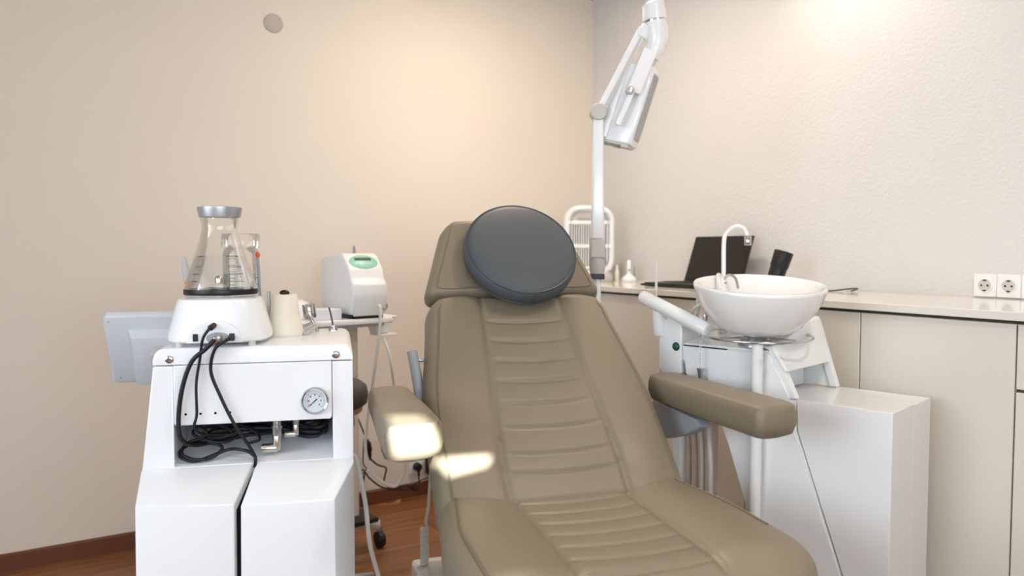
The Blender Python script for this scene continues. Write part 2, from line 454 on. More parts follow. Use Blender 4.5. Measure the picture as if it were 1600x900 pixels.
# laptop
lp = thing('laptop', 'open black laptop standing on the worktop against the wall', 'laptop', (-0.14, -1.02, CT), 0)
LW = 0.165
obj('base', bx((-0.235, -LW, 0.002), (0, LW, 0.017), 0.003), M_BLACK, lp)
kb = obj('keyboard', bx((-0.15, -LW + .02, 0.0168), (-0.03, LW - .02, 0.0185), 0.0005, 1), M_PRINT, lp)
for r_ in range(5):
    for c_ in range(12):
        if r_ == 0 and c_ == 0:
            key = obj('key', bx((0, 0, 0), (0.019, 0.021, 0.0015)), M_BLACK, kb, smooth=0, loc=(-0.147, -LW + .024, 0.0185))
        else: share(key, kb, (-0.147 + r_ * 0.0228, -LW + .024 + c_ * 0.0236, 0.0185))
obj('touchpad', bx((-0.222, -0.05, 0.0168), (-0.16, 0.05, 0.0176)), M_PRINT, lp)
sc_ = obj('lid', bx((-0.003, -LW, 0), (0.004, LW, 0.214), 0.002), M_BLACK, lp, loc=(0, 0, 0.014), rot=(0, R(20), 0))
obj('screen', bx((-0.0045, -LW + .008, 0.014), (-0.0028, LW - .008, 0.206)), M_SCREEN, sc_)
cb = obj('laptop_cable', tube(new(), [(-0.26, -0.865, CT + .003), (-0.31, -0.80, CT + .003), (-0.29, -0.74, CT + .003), (-0.2, -0.76, CT + .003), (-0.11, -0.83, CT + .003)], 0.0026, 8), M_RUBBER)
tag(cb, 'thin black cable lying on the worktop left of the laptop', 'cable')

# black ribbed nozzle leaning behind the basin
nz = thing('black_nozzle', 'black two-stage cylinder leaning upright on worktop behind the wash basin', 'nozzle', (-0.245, -1.42, CT))
A = Vector((0, 0, 0)); B = Vector((0.040, -0.025, 0.148))
pb = lambda t: A.lerp(B, t)
obj('foot', lathe(new(), [(0, 0), (0.045, 0), (0.045, 0.006), (0.03, 0.012), (0, 0.014)], 28), M_BLACK, nz)
obj('barrel', cyl(new(), pb(0.05), pb(0.66), 0.029, 28, 0.003, 0.032), M_BLACK, nz)
hd = obj('hood', cyl(new(), pb(0.6), pb(1.0), 0.033, 28, 0.002, 0.036), M_RUBBER, nz)
for t in (0.64, 0.70, 0.76):
    obj('rib', cyl(new(), pb(t), pb(t + 0.02), 0.0352, 28, 0.0008), M_BLACK, hd)

gc = obj('grey_cable', tube(new(), [(-0.30, -1.52, CT + .004), (-0.2, -1.545, CT + .004), (-0.10, -1.58, CT + .004), (-0.035, -1.60, CT + .010), (-0.030, -1.635, CT + .012), (-0.06, -1.63, CT + .004)], 0.0032, 8), mat('grey_cable', (96, 96, 92), 0.5))
tag(gc, 'thin grey cable lying on the worktop right of the wash basin', 'cable')

# ------------------------------------------------------------------ treatment chair
ch = thing('treatment_chair', 'khaki leather reclining treatment chair with quilted back and seat', 'chair', (-1.528, -1.883, 0), -15.5)
def sstep(x): x = max(0, min(1, x)); return x * x * (3 - 2 * x)
def cushion(bm, hw, s0, s1, r, thick, surf, fmap, nu=90, ns=110, corner0=0.0, corner1=0.0):
    """hw(s) half width, surf(x,s,hw) height above the plane, fmap(x,s,h)->local point; rounded all round"""
    def width(s, side=1):
        w = hw(s)
        c1 = corner1[0 if side < 0 else 1] if isinstance(corner1, tuple) else corner1
        if c1 and s > s1 - c1:
            q = (s - (s1 - c1)) / c1; w -= c1 * (1 - math.sqrt(max(0, 1 - q * q)))
        if corner0 and s < s0 + corner0:
            q = ((s0 + corner0) - s) / corner0; w -= corner0 * (1 - math.sqrt(max(0, 1 - q * q)))
        return w
    def edge(dist):
        if dist >= r: return 0.0
        q = 1 - dist / r
        return -r * (1 - math.sqrt(max(0, 1 - q * q)))
    S = [s0 + (s1 - s0) * (0.5 - 0.5 * math.cos(PI * i / ns)) * 0.35 + (s1 - s0) * (i / ns) * 0.65 for i in range(ns + 1)]
    top = []
    for s in S:
        rowv = []
        for k in range(nu + 1):
            u = -1 + 2 * k / nu
            u = u * 0.75 + 0.25 * math.sin(u * PI / 2)
            w = width(s, u); x = u * w
            h = surf(x, s, w) + min(edge(w - abs(x)), edge(min(s - s0, s1 - s)))
            rowv.append(bm.verts.new(fmap(x, s, h)))
        top.append(rowv)
    for i in range(ns):
        for k in range(nu): bm.faces.new((top[i][k], top[i][k + 1], top[i + 1][k + 1], top[i + 1][k]))
    loop = [(i, 0) for i in range(ns + 1)] + [(ns, k) for k in range(1, nu + 1)] + [(i, nu) for i in range(ns - 1, -1, -1)] + [(0, k) for k in range(nu - 1, 0, -1)]
    def coord(i, k, inset, h):
        s = S[i]; u = -1 + 2 * k / nu; w = width(s, u); u = u * 0.75 + 0.25 * math.sin(u * PI / 2); x = u * w
        cs = (s0 + s1) / 2
        x *= (1 - inset / max(w, .02)); s = cs + (s - cs) * (1 - inset / ((s1 - s0) / 2))
        return fmap(x, s, h)
    prev = [top[i][k] for i, k in loop]
    for inset, h in ((-0.002, -r * 1.5), (-0.002, -thick * 0.6), (0.004, -thick * 0.88), (0.02, -thick)):
        cur = [bm.verts.new(coord(i, k, inset, h)) for i, k in loop]
        m = len(loop)
        for q in range(m): bm.faces.new((prev[q], prev[(q + 1) % m], cur[(q + 1) % m], cur[q]))
        prev = cur
    bm.faces.new(prev)
    return bm
def gv(d, s): return math.exp(-(d / s) ** 2)
# backrest
BA = R(46)
def bmap(x, s, h): return Vector((x, 0.0 + s * math.cos(BA) - h * math.sin(BA), 0.632 + s * math.sin(BA) + h * math.cos(BA)))
def bw(s): return 0.312 - 0.045 * sstep((s - 0.2) / 0.42) - 0.006 * max(0, s)
def bc(s): return 0.150 - 0.034 * sstep(s / 0.6)
pleats_b = [0.035, 0.088, 0.162, 0.232, 0.300, 0.366, 0.432, 0.498]
def bsurf(x, s, w):
    c = bc(s); a = abs(x)
    h = 0.012 * (1 - (a / w) ** 2)
    h -= 0.006 * gv(a - c, 0.007)
    if a < c:
        q = 1 - (a / c) ** 6
        h -= 0.004 * q
        for p in pleats_b:
            sp = s - p + 0.010 * (1 - (a / c) ** 2)
            h -= 0.0048 * gv(sp, 0.0050) * q
            if 0 < sp < 0.07: h += 0.0014 * math.sin(PI * min(1, sp / 0.068)) * q
    else:
        h += 0.010 * math.sin(PI * min(1, (a - c) / (w - c)))
        h += 0.002 * math.sin(s * 33 + a * 20) * gv(s - 0.05, 0.08)
    return h
back = obj('backrest', cushion(new(), bw, -0.06, 0.60, 0.032, 0.115, bsurf, bmap, 110, 170, 0.02, 0.055), M_LEATH, ch, 60)
for sg in (-1, 1):
    pts = [bmap(sg * (bw(s) - 0.0285 - (0.02 * sstep((s - .54) / .05))), s, bsurf(bw(s) - 0.03, s, bw(s)) - 0.0005) for s in [i * 0.58 / 24 - 0.02 for i in range(25)]]
    obj('piping', tube(new(), pts, 0.0028, 6, 3), M_PIPE, back)
# headrest
HA = R(57)
def hmap(x, s, h): return Vector((x, 0.412 + s * math.cos(HA) - h * math.sin(HA), 1.062 + s * math.sin(HA) + h * math.cos(HA)))
def hwid(s): return 0.268 - 0.080 * max(0, s) / 0.25 + (0.003)
def hsurf(x, s, w): return 0.010 * (1 - (abs(x) / w) ** 2)
head = obj('headrest', cushion(new(), hwid, 0.004, 0.268, 0.026, 0.095, hsurf, hmap, 70, 60, 0.03, 0.05), M_LEATH, ch, 60)
pts = [hmap(-hwid(s) + 0.026, s, 0.0012) for s in (0.24, 0.2, 0.14, 0.08, 0.05)] + [hmap(-hwid(0) + 0.04, 0.028, 0.002)] + [hmap(x, 0.022, hsurf(x, .1, .26) - 0.001) for x in (-0.19, -0.1, 0, 0.1, 0.19)] + [hmap(hwid(0) - 0.04, 0.028, 0.002)] + [hmap(hwid(s) - 0.026, s, 0.0012) for s in (0.05, 0.08, 0.14, 0.2, 0.24)]
obj('piping', tube(new(), pts, 0.0026, 6, 5), M_PIPE, head)
# seat
def smap(x, s, h): return Vector((x, 0.035 - s, 0.618 + h - 0.045 * sstep((s - 0.45) / 0.2)))
def sw(s): return 0.308 + 0.036 * sstep(s / 0.3) - 0.02 * sstep((s - .45) / .15)
def scn(s): return 0.140 - 0.004 * s
pleats_s = [0.085, 0.150, 0.215, 0.280, 0.345, 0.410, 0.475, 0.54]
def ssurf(x, s, w):
    c = scn(s); a = abs(x)
    h = -0.012 * (1 - (a / w) ** 2)
    h -= 0.005 * gv(a - c, 0.007)
    if a < c:
        q = 1 - (a / c) ** 6
        for p in pleats_s:
            sp = s - p - 0.012 * (1 - (a / c) ** 2)
            h -= 0.0042 * gv(sp, 0.0050) * q
            if -0.065 < sp < 0: h += 0.0013 * math.sin(PI * min(1, -sp / 0.065)) * q
    else: h += 0.014 * math.sin(PI * min(1, (a - c) / (w - c)))
    return h
seat = obj('seat', cushion(new(), sw, 0.0, 0.60, 0.035, 0.135, ssurf, smap, 110, 150, 0.03, 0.11), M_LEATH, ch, 60)
for sg in (-1, 1):
    pts = [smap(sg * (sw(s) - 0.034 - 0.03 * sstep((s - 0.46) / 0.1)), s, ssurf(sw(s) - 0.034, s, sw(s)) + 0.001) for s in [0.03 + i * (0.50 if sg < 0 else 0.36) / 24 for i in range(25)]]
    obj('piping', tube(new(), pts, 0.0028, 6, 3), M_PIPE, seat)
# armrests
def amap(cx, sg):
    return lambda x, s, h: Vector((cx + x + (0.075 * s if sg > 0 else 0.0), 0.275 - s, 0.838 + h))
def aw(s): return 0.052 + 0.010 * sstep(s / 0.35)
for sg in (-1, 1):
    pad = obj('armrest', cushion(new(), aw, 0.0, 0.49 + 0.02 * sg, 0.013, 0.076, lambda x, s, w: 0.003 * (1 - (x / max(w, 0.004)) ** 2), amap(sg * 0.392, sg), 40, 80, 0.03, (0.014, 0.055)), M_LEATH, ch, 60)
    fm = amap(sg * 0.392, sg)
    pts = [fm(-sg * (aw(s) - 0.012), s, -0.002) for s in [0.02 + i * 0.43 / 16 for i in range(17)]]
    obj('piping', tube(new(), pts, 0.002, 6, 2), M_PIPE, pad)
    ab = new()
    prism(ab, [(0.30, 0.76), (0.05, 0.752), (0.03, 0.735), (0.10, 0.70), (0.22, 0.66), (0.30, 0.66)], 'x', sg * 0.392 - 0.018, sg * 0.392 + 0.018, 0.006)
    obj('armrest_bracket', ab, M_GREY, ch)
lv = new(); tube(lv, [(-0.320, 0.335, 0.918), (-0.319, 0.33, 0.908), (-0.312, 0.29, 0.84), (-0.305, 0.24, 0.75), (-0.295, 0.22, 0.70)], 0.014, 12, 4)
lev = obj('recline_lever', lv, M_GREY, ch)
obj('pivot', cyl(new(), (-0.318, 0.325, 0.895), (-0.255, 0.325, 0.895), 0.004, 10), M_STEEL, lev)
# under-structure and base
uf = new(); box(uf, (-0.2, -0.46, 0.44), (0.2, 0.02, 0.488), 0.01); obj('seat_frame', uf, M_WHITE_S, ch)
bf = new(); hexa(bf, [bmap(-0.2, 0.0, -0.12), bmap(0.2, 0.0, -0.12), bmap(0.18, 0.5, -0.12), bmap(-0.18, 0.5, -0.12), bmap(-0.2, 0.0, -0.15), bmap(0.2, 0.0, -0.15), bmap(0.18, 0.5, -0.15), bmap(-0.18, 0.5, -0.15)]); obj('back_frame', bf, M_WHITE_S, ch)
obj('pedestal', bx((-0.12, -0.25, 0.3), (0.12, 0.0, 0.45), 0.015), M_WHITE_S, ch)
ped = obj('base_box', bx((-0.318, -0.32, 0.0), (0.26, 0.40, 0.325), 0.014, 3), M_WHITE_S, ch)
obj('lid_seam', bx((-0.286, -0.25, 0.3245), (0.22, 0.362, 0.3262)), M_LGREY, ped, smooth=0)
cc = new()
coil = []
for i in range(0, 200):
    t = i / 199
    coil.append((-0.288 + 0.0085 * math.cos(t * 2 * PI * 14), 0.345 + 0.0085 * math.sin(t * 2 * PI * 14), 0.325 + 0.105 * t))
coil += [(-0.285, 0.34, 0.445), (-0.282, 0.31, 0.50), (-0.288, 0.25, 0.585), (-0.292, 0.20, 0.66), (-0.286, 0.17, 0.73), (-0.25, 0.17, 0.75)]
tube(cc, coil, 0.0042, 6, 1)
obj('coiled_cord', cc, M_WCABLE, ch)
obj('cord_sleeve', cyl(new(), (-0.288, 0.345, 0.32), (-0.288, 0.345, 0.42), 0.0078, 12), M_WCABLE, ch)
lc = new(); tube(lc, [(-0.255, 0.10, 0.327), (-0.235, 0.13, 0.36), (-0.21, 0.10, 0.40), (-0.17, 0.05, 0.45)], 0.003, 6); obj('thin_cord', lc, M_WCABLE, ch)

# round pillow
PAn = R(52)
pil = thing('round_pillow', 'dark slate round leather cushion leaning on the headrest', 'cushion')
pm = Matrix.Translation((-1.528, -1.883, 0)) @ Matrix.Rotation(R(-15.5), 4, 'Z') @ Matrix.Translation((0.006, 0.410, 1.182)) @ Matrix.Rotation(PAn, 4, 'X')
pil.matrix_world = pm
PR = 0.163
prof = [(0, -0.034), (PR - 0.03, -0.033), (PR - 0.006, -0.026), (PR + 0.002, -0.012), (PR + 0.003, 0.004), (PR, 0.020), (PR - 0.006, 0.0265), (PR - 0.02, 0.030), (PR - 0.07, 0.034), (0, 0.036)]
body = obj('body', lathe(new(), prof, 72), M_PILL, pil, 60)
obj('piping', ring(new(), (0, 0, 0.0255), PR - 0.0055, 0.0028, 72, 6), mat('slate_piping', (60, 66, 70), 0.5), pil)
obj('piping', ring(new(), (0, 0, -0.0235), PR - 0.003, 0.0028, 72, 6), mat('slate_piping', (60, 66, 70), 0.5), pil)
obj('seam', bx((0.010, -PR - 0.0036, -0.022), (0.0112, -PR + 0.01, 0.024)), mat('slate_piping', (60, 66, 70), 0.5), body)

# ------------------------------------------------------------------ machine cart
CA = ((-2.39266, -1.57962, 0), -18.7)
ct = thing('machine_cart', 'white rolling machine cart with pressure gauge seen from behind', 'cart', *CA)
TZ = 0.980; DEP = 0.36
top = new()
prism(top, [(0.0, 0.938), (0.0, 0.968), (0.003, 0.976), (0.010, TZ), (DEP - 0.01, TZ), (DEP, 0.97), (DEP, 0.938)], 'x', 0.004, 0.412, 0.0)
vs = [v for v in top.verts if v.co.z > 0.975]
top = box(new(), (0.0, 0.0, 0.945), (0.416, DEP, TZ), 0.0)
es = [e for e in top.edges if (abs(e.verts[0].co.x - e.verts[1].co.x) < 1e-5 and abs(e.verts[0].co.z - e.verts[1].co.z) < 1e-5 and e.verts[0].co.z > 0.97)]
bmesh.ops.bevel(top, geom=es, offset=0.022, segments=5, profile=0.5, affect='EDGES')
es = [e for e in top.edges if e.calc_length() > 0.003 and all(v.co.y < 1e-4 for v in e.verts) and all(v.co.z > 0.9455 for v in e.verts)]
bmesh.ops.bevel(top, geom=es, offset=0.006, segments=3, profile=0.5, affect='EDGES')
obj('top_cover', top, M_WHITE, ct, 40)
# side panels, front edges show as pillars
lp_ = prism(new(), [(0.0, 0.9425), (-0.0265, 0.716), (-0.029, 0.09), (0.036, 0.09), (0.040, 0.9425)], 'y', 0, DEP, 0.003)
# widen to the left over the lower third only
obj('side_panel', lp_, M_WHITE, ct)
rp_ = hexa(new(), [(0.372, 0, 0.09), (0.416, 0, 0.09), (0.416, DEP, 0.09), (0.372, DEP, 0.09), (0.370, 0, 0.9425), (0.416, 0, 0.9425), (0.416, DEP, 0.9425), (0.370, DEP, 0.9425)], 0.003)
obj('side_panel', rp_, M_WHITE, ct)
obj('far_panel', bx((0.04, DEP - 0.015, 0.09), (0.37, DEP, 0.944), 0.002), M_WHITE, ct)
fp = prism(new(), [(0.0405, 0.9435), (0.3695, 0.9435), (0.3695, 0.818), (0.366, 0.8135), (0.044, 0.8135), (0.0405, 0.818)], 'y', -0.004, 0.02, 0.0025)
pan = obj('back_panel', fp, M_WHITE, ct)
obj('panel_gap', bx((0.04, 0.004, 0.9436), (0.37, 0.03, 0.9452)), M_DARK, ct, smooth=0)
hole = None
for x in (0.064, 0.094, 0.124, 0.154):
    bm = cyl(new(), (0, -0.0046, 0), (0, -0.003, 0), 0.0026, 12)
    if hole is None: hole = obj('vent_hole', bm, M_DARK, pan, loc=(x, 0, 0.838))
    else: share(hole, pan, (x, 0, 0.838))
for x in (0.033, 0.379):
    s = obj('bolt', lathe(new(), [(0, 0), (0.0075, 0), (0.0085, 0.001), (0.0085, 0.0025), (0.006, 0.004), (0.0035, 0.0042), (0.003, 0.0028), (0, 0.0028)], 20, Matrix.Translation((x, 0.001, 0.957)) @ Matrix.Rotation(R(90), 4, 'X')), M_CHROME, ct)
# cavity behind the opening: ceiling of cavity and sloping shelf
obj('shelf', hexa(new(), [(0.036, 0.001, 0.69), (0.3715, 0.001, 0.69), (0.3715, 0.25, 0.74), (0.036, 0.25, 0.74), (0.036, 0.001, 0.7235), (0.3715, 0.001, 0.7235), (0.3715, 0.25, 0.775), (0.036, 0.25, 0.775)]), M_WHITE, ct, smooth=0)
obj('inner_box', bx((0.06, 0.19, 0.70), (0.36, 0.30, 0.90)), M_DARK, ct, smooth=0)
# lower doors
dl = new()
hexa(dl, [(-0.030, 0.0, 0.085), (0.195, 0.0, 0.085), (0.169, -0.12, 0.085), (-0.018, -0.12, 0.085), (-0.027, -0.001, 0.7225), (0.1985, -0.001, 0.7225), (0.1735, -0.12, 0.672), (-0.012, -0.12, 0.681)], 0.003)
obj('door', dl, M_WHITE, ct)
dr = new()
V = [(0.190, 0.0), (0.416, 0.0), (0.416, -0.02), (0.374, -0.12), (0.180, -0.12)]
zt = [0.7225, 0.7225, 0.717, 0.668, 0.6675]; xt = [0.2065, 0.416, 0.416, 0.374, 0.1865]
lo = [dr.verts.new((p[0], p[1], 0.085)) for p in V]; hi = [dr.verts.new((xt[i], V[i][1] - (0.001 if V[i][1] == 0 else 0), zt[i])) for i in range(5)]
dr.faces.new(lo[::-1])
dr.faces.new((hi[0], hi[1], hi[2])); dr.faces.new((hi[0], hi[2], hi[3], hi[4]))
for i in range(5): dr.faces.new((lo[i], lo[(i + 1) % 5], hi[(i + 1) % 5], hi[i]))
bev(dr, lo + hi, 0.0025)
obj('door', dr, M_WHITE, ct)
obj('split_strip', hexa(new(), [(0.15, -0.105, 0.085), (0.21, -0.105, 0.085), (0.22, 0, 0.085), (0.17, 0, 0.085), (0.15, -0.105, 0.655), (0.21, -0.105, 0.655), (0.22, -0.002, 0.70), (0.17, -0.002, 0.70)]), M_DARK, ct, smooth=0)
obj('chassis', bx((-0.02, -0.10, 0.07), (0.41, DEP - 0.02, 0.09)), M_LGREY, ct, smooth=0)
# gauge
gz = obj('gauge', lathe(new(), [(0, -0.002), (0.028, -0.002), (0.0305, 0.002), (0.0305, 0.010), (0.028, 0.0125), (0.0255, 0.011), (0.0250, 0.007), (0, 0.007)], 40, Matrix.Rotation(R(90), 4, 'X')), M_CHROME, ct, loc=(0.333, -0.003, 0.857))
obj('dial', lathe(new(), [(0, 0.007), (0.0252, 0.007), (0.0252, 0.0082), (0, 0.0082)], 40, Matrix.Rotation(R(90), 4, 'X')), M_DIAL, gz)
tk = new()
for i in range(31):
    a = R(225 - 270 * i / 30); L = 0.005 if i % 5 == 0 else 0.0028
    M = Matrix.Rotation(-(a - PI / 2), 4, 'Y')
    box(tk, (-0.0003, -0.0086, 0.022 - L), (0.0003, -0.0081, 0.022), M=M)
for i in range(7):
    a = R(225 - 270 * i / 6)
    box(tk, (0.0128 * math.cos(a) - 0.0012, -0.0086, 0.0128 * math.sin(a) - 0.0016), (0.0128 * math.cos(a) + 0.0012, -0.0081, 0.0128 * math.sin(a) + 0.0016))
obj('scale', tk, M_PRINT, gz, smooth=0)
ar = new()
for i in range(16):
    a = R(218 - 190 * i / 15)
    box(ar, (-0.0017, -0.0085, 0.0155), (0.0017, -0.0081, 0.0165), M=Matrix.Rotation(-(a - PI / 2), 4, 'Y'))
obj('red_arc', ar, M_RED, gz, smooth=0)
obj('needle', hexa(new(), [(-0.0012, -0.0095, -0.006), (0.0012, -0.0095, -0.006), (0.0012, -0.0088, -0.006), (-0.0012, -0.0088, -0.006), (-0.0003, -0.0095, 0.019), (0.0003, -0.0095, 0.019), (0.0003, -0.0088, 0.019), (-0.0003, -0.0088, 0.019)]), M_DARK, gz, smooth=0, rot=(0, R(228), 0))
# valves in the opening
def valve(x, y, z, s):
    v = obj('valve', cyl(new(), (x, y, z), (x, y, z + 0.03 * s), 0.0085 * s, 14, 0.001), M_BRASS, ct)
    b = cyl(new(), (x, y, z + 0.03 * s), (x, y, z + 0.075 * s), 0.0095 * s, 14, 0.001)
    cyl(b, (x, y, z + 0.045 * s), (x, y, z + 0.05 * s), 0.0115 * s, 14); cyl(b, (x, y, z + 0.06 * s), (x, y, z + 0.064 * s), 0.0115 * s, 14)
    obj('collar', b, M_STEEL, v)
    e = cyl(new(), (x - 0.03 * s, y, z + 0.004 * s), (x, y, z + 0.004 * s), 0.0095 * s, 12, 0.001); obj('elbow', e, M_BRASS, v)
valve(0.248, 0.03, 0.742, 1.1); valve(0.288, 0.05, 0.768, 0.85)
# castors
for cx, cy in ((0.03, -0.06), (0.36, -0.06), (0.03, 0.3), (0.36, 0.3)):
    w = obj('castor', cyl(new(), (cx - 0.012, cy, 0.032), (cx + 0.012, cy, 0.032), 0.032, 20, 0.004), M_BLACK, ct)
    obj('fork', bx((cx - 0.018, cy - 0.012, 0.05), (cx + 0.018, cy + 0.012, 0.071), 0.003), M_STEEL, w)

def in_cart(pts):
    Mx = Matrix.Translation(CA[0]) @ Matrix.Rotation(R(CA[1]), 4, 'Z')
    return [Mx @ Vector(p) for p in pts]
# cables of the machine
cab = [
 ('thick black hose looping from the flask base into the cart opening', 0.0048, [(0.133, -0.002, 1.004), (0.125, -0.022, 0.996), (0.109, -0.020, 0.979), (0.080, -0.016, 0.952), (0.059, -0.013, 0.892), (0.051, -0.013, 0.823), (0.056, -0.010, 0.785), (0.075, 0.02, 0.765), (0.12, 0.06, 0.762), (0.18, 0.09, 0.765), (0.26, 0.11, 0.772), (0.33, 0.12, 0.782), (0.352, 0.10, 0.772), (0.335, 0.07, 0.760), (0.30, 0.07, 0.762), (0.27, 0.09, 0.778), (0.30, 0.12, 0.79), (0.34, 0.10, 0.782), (0.345, 0.08, 0.765)]),
 ('thin black cable dropping from the flask base plug straight into the opening', 0.003, [(0.124, 0.004, 1.028), (0.117, -0.020, 1.022), (0.104, -0.022, 1.0), (0.097, -0.016, 0.959), (0.088, -0.013, 0.904), (0.088, -0.013, 0.840), (0.082, -0.010, 0.812), (0.09, 0.02, 0.79), (0.12, 0.04, 0.78), (0.16, 0.05, 0.776), (0.14, 0.03, 0.765), (0.10, 0.03, 0.772), (0.09, 0.045, 0.785)]),
 ('black power cable curving across the back panel into the door split', 0.0036, [(0.158, -0.002, 1.002), (0.150, -0.024, 0.996), (0.128, -0.022, 0.979), (0.118, -0.014, 0.931), (0.137, -0.013, 0.874), (0.162, -0.013, 0.817), (0.186, -0.008, 0.774), (0.203, 0.006, 0.735), (0.204, -0.010, 0.716)]),
 ('black cable coiled in loose rings on the cart shelf', 0.0036, [(0.205, 0.012, 0.731), (0.185, 0.02, 0.745), (0.15, 0.03, 0.749), (0.12, 0.022, 0.742), (0.08, 0.012, 0.731), (0.05, 0.016, 0.739), (0.046, 0.03, 0.752), (0.07, 0.045, 0.762), (0.11, 0.04, 0.762), (0.132, 0.03, 0.752), (0.11, 0.016, 0.735), (0.075, 0.010, 0.736), (0.05, 0.02, 0.748), (0.06, 0.04, 0.766), (0.10, 0.05, 0.772), (0.14, 0.06, 0.772), (0.2, 0.08, 0.768), (0.26, 0.10, 0.765)]),
 ('black flat hose bundled across the cart opening behind the valves', 0.0065, [(0.06, 0.10, 0.79), (0.12, 0.12, 0.785), (0.18, 0.13, 0.79), (0.24, 0.13, 0.782), (0.30, 0.13, 0.788), (0.345, 0.12, 0.778), (0.352, 0.09, 0.765), (0.31, 0.08, 0.768), (0.24, 0.10, 0.775), (0.17, 0.10, 0.778), (0.10, 0.09, 0.776)]),
 ('black cable running low across the cart opening to the right corner', 0.0052, [(0.08, 0.13, 0.80), (0.15, 0.145, 0.80), (0.22, 0.15, 0.798), (0.29, 0.145, 0.80), (0.345, 0.13, 0.795), (0.355, 0.10, 0.785), (0.33, 0.085, 0.775), (0.27, 0.12, 0.785), (0.2, 0.125, 0.79), (0.12, 0.125, 0.793)]),
 ('black cable knotted in small loops at the left of the cart opening', 0.0034, [(0.06, 0.07, 0.80), (0.08, 0.04, 0.802), (0.10, 0.03, 0.79), (0.085, 0.03, 0.778), (0.07, 0.04, 0.79), (0.09, 0.06, 0.803), (0.13, 0.06, 0.795), (0.15, 0.05, 0.78), (0.12, 0.045, 0.772), (0.10, 0.06, 0.782), (0.14, 0.09, 0.795), (0.19, 0.07, 0.782), (0.21, 0.045, 0.765), (0.185, 0.04, 0.757)]),
]
for lab, r_, pts in cab:
    tag(obj('cable', tube(new(), in_cart(pts), r_, 9, 7), M_RUBBER), lab, 'cable', 'black cables of the machine cart')

# flask base unit on the cart
fb = thing('flask_dock', 'white domed plastic base with cable ports carrying the flask', 'flask base', in_cart([(0.124, 0.112, TZ)])[0], CA[1])
obj('housing', lathe(new(), [(0, 0.008), (0.105, 0.008), (0.110, 0.012), (0.111, 0.020), (0.108, 0.030), (0.092, 0.092), (0.088, 0.101), (0.080, 0.104), (0, 0.104)], 64, sq=3.0), M_WHITE, fb, 40)
foot = None
for fx in (-0.075, 0.075):
    for fy in (-0.09, 0.08):
        if foot is None: foot = obj('foot', cyl(new(), (0, 0, 0), (0, 0, 0.012), 0.008, 14), M_LGREY, fb, loc=(fx, fy, 0))
        else: share(foot, fb, (fx, fy, 0))
arch = []
for i in range(15):
    t = PI * i / 14; arch.append((0.056 * math.cos(t), 0.012 + 0.046 * math.sin(t)))
prt = prism(new(), arch + [(-0.056, 0.010), (0.056, 0.010)], 'y', -0.1125, -0.080, 0.0015)
port = obj('port_arch', prt, M_WHITE, fb)
obj('port_recess', lathe(new(), [(0, 0), (0.024, 0), (0.024, 0.0015), (0, 0.0015)], 24, Matrix.Translation((0.008, -0.1122, 0.020)) @ Matrix.Diagonal((1, 1, 0.55, 1)) @ Matrix.Rotation(R(90), 4, 'X')), M_GREY, port)
for x in (-0.038, 0.036): obj('socket', bx((x - 0.0055, -0.1145, 0.014), (x + 0.0055, -0.11, 0.030), 0.001), M_BLACK, port)
obj('connector', cyl(new(), (0.009, -0.111, 0.022), (0.007, -0.134, 0.016), 0.0085, 16, 0.001), M_BRASS, port)
obj('plug', cyl(new(), (0.002, -0.104, 0.050), (-0.006, -0.128, 0.043), 0.0062, 14, 0.002), M_BLACK, port)
obj('plug', bx((0.030, -0.128, 0.015), (0.043, -0.113, 0.027), 0.002), M_BLACK, port)
# flask
fl = thing('flask', 'conical clear flask of water with silver collar on white base', 'flask', in_cart([(0.124, 0.112, TZ + 0.104)])[0], CA[1])
gp = [(0.0, 0.002), (0.076, 0.002), (0.0795, 0.006), (0.0795, 0.016), (0.077, 0.026), (0.067, 0.058), (0.0545, 0.094), (0.045, 0.125), (0.039, 0.150), (0.0385, 0.160), (0.041, 0.175), (0.044, 0.184)]
obj('body', lathe(new(), gp, 64), M_GLASS, fl, 60)
obj('ring', lathe(new(), [(0.072, 0.006), (0.0797, 0.006), (0.0802, 0.007), (0.0802, 0.0165), (0.0797, 0.018), (0.072, 0.018)], 64), M_BLACK, fl)
wp = [(0.0, 0.020), (0.0755, 0.020), (0.0760, 0.026), (0.066, 0.058), (0.0538, 0.093), (0.0, 0.0935)]
obj('water', lathe(new(), wp, 64), M_WATER, fl, 60)
obj('collar', lathe(new(), [(0.0432, 0.181), (0.0448, 0.181), (0.0485, 0.200), (0.0485, 0.203), (0.0455, 0.204), (0.0425, 0.196)], 56), M_SILVER, fl)
nb = obj('inner_nozzle', lathe(new(), [(0, 0.020), (0.008, 0.020), (0.009, 0.03), (0.006, 0.036), (0, 0.038)], 16), M_BRASS, fl, loc=(0.002, -0.045, 0.012))
mk = new()
def frad(z):
    for (r0, z0), (r1, z1) in zip(gp, gp[1:]):
        if z0 <= z <= z1 and z1 > z0: return r0 + (r1 - r0) * (z - z0) / (z1 - z0)
    return 0.05
for i, z in enumerate((0.036, 0.052, 0.068, 0.092)):
    for a0, a1 in ((R(-68), R(-38)), (R(-138), R(-122))):
        k = 6
        for j in range(k):
            t0 = a0 + (a1 - a0) * j / k; t1 = a0 + (a1 - a0) * (j + 0.7) / k; rr = frad(z) + 0.0004
            q = [mk.verts.new((rr * math.cos(t), rr * math.sin(t), zz)) for t, zz in ((t0, z), (t1, z), (t1, z + 0.0016), (t0, z + 0.0016))]
            mk.faces.new(q)
obj('volume_marks', mk, M_PRINT, fl, smooth=0)

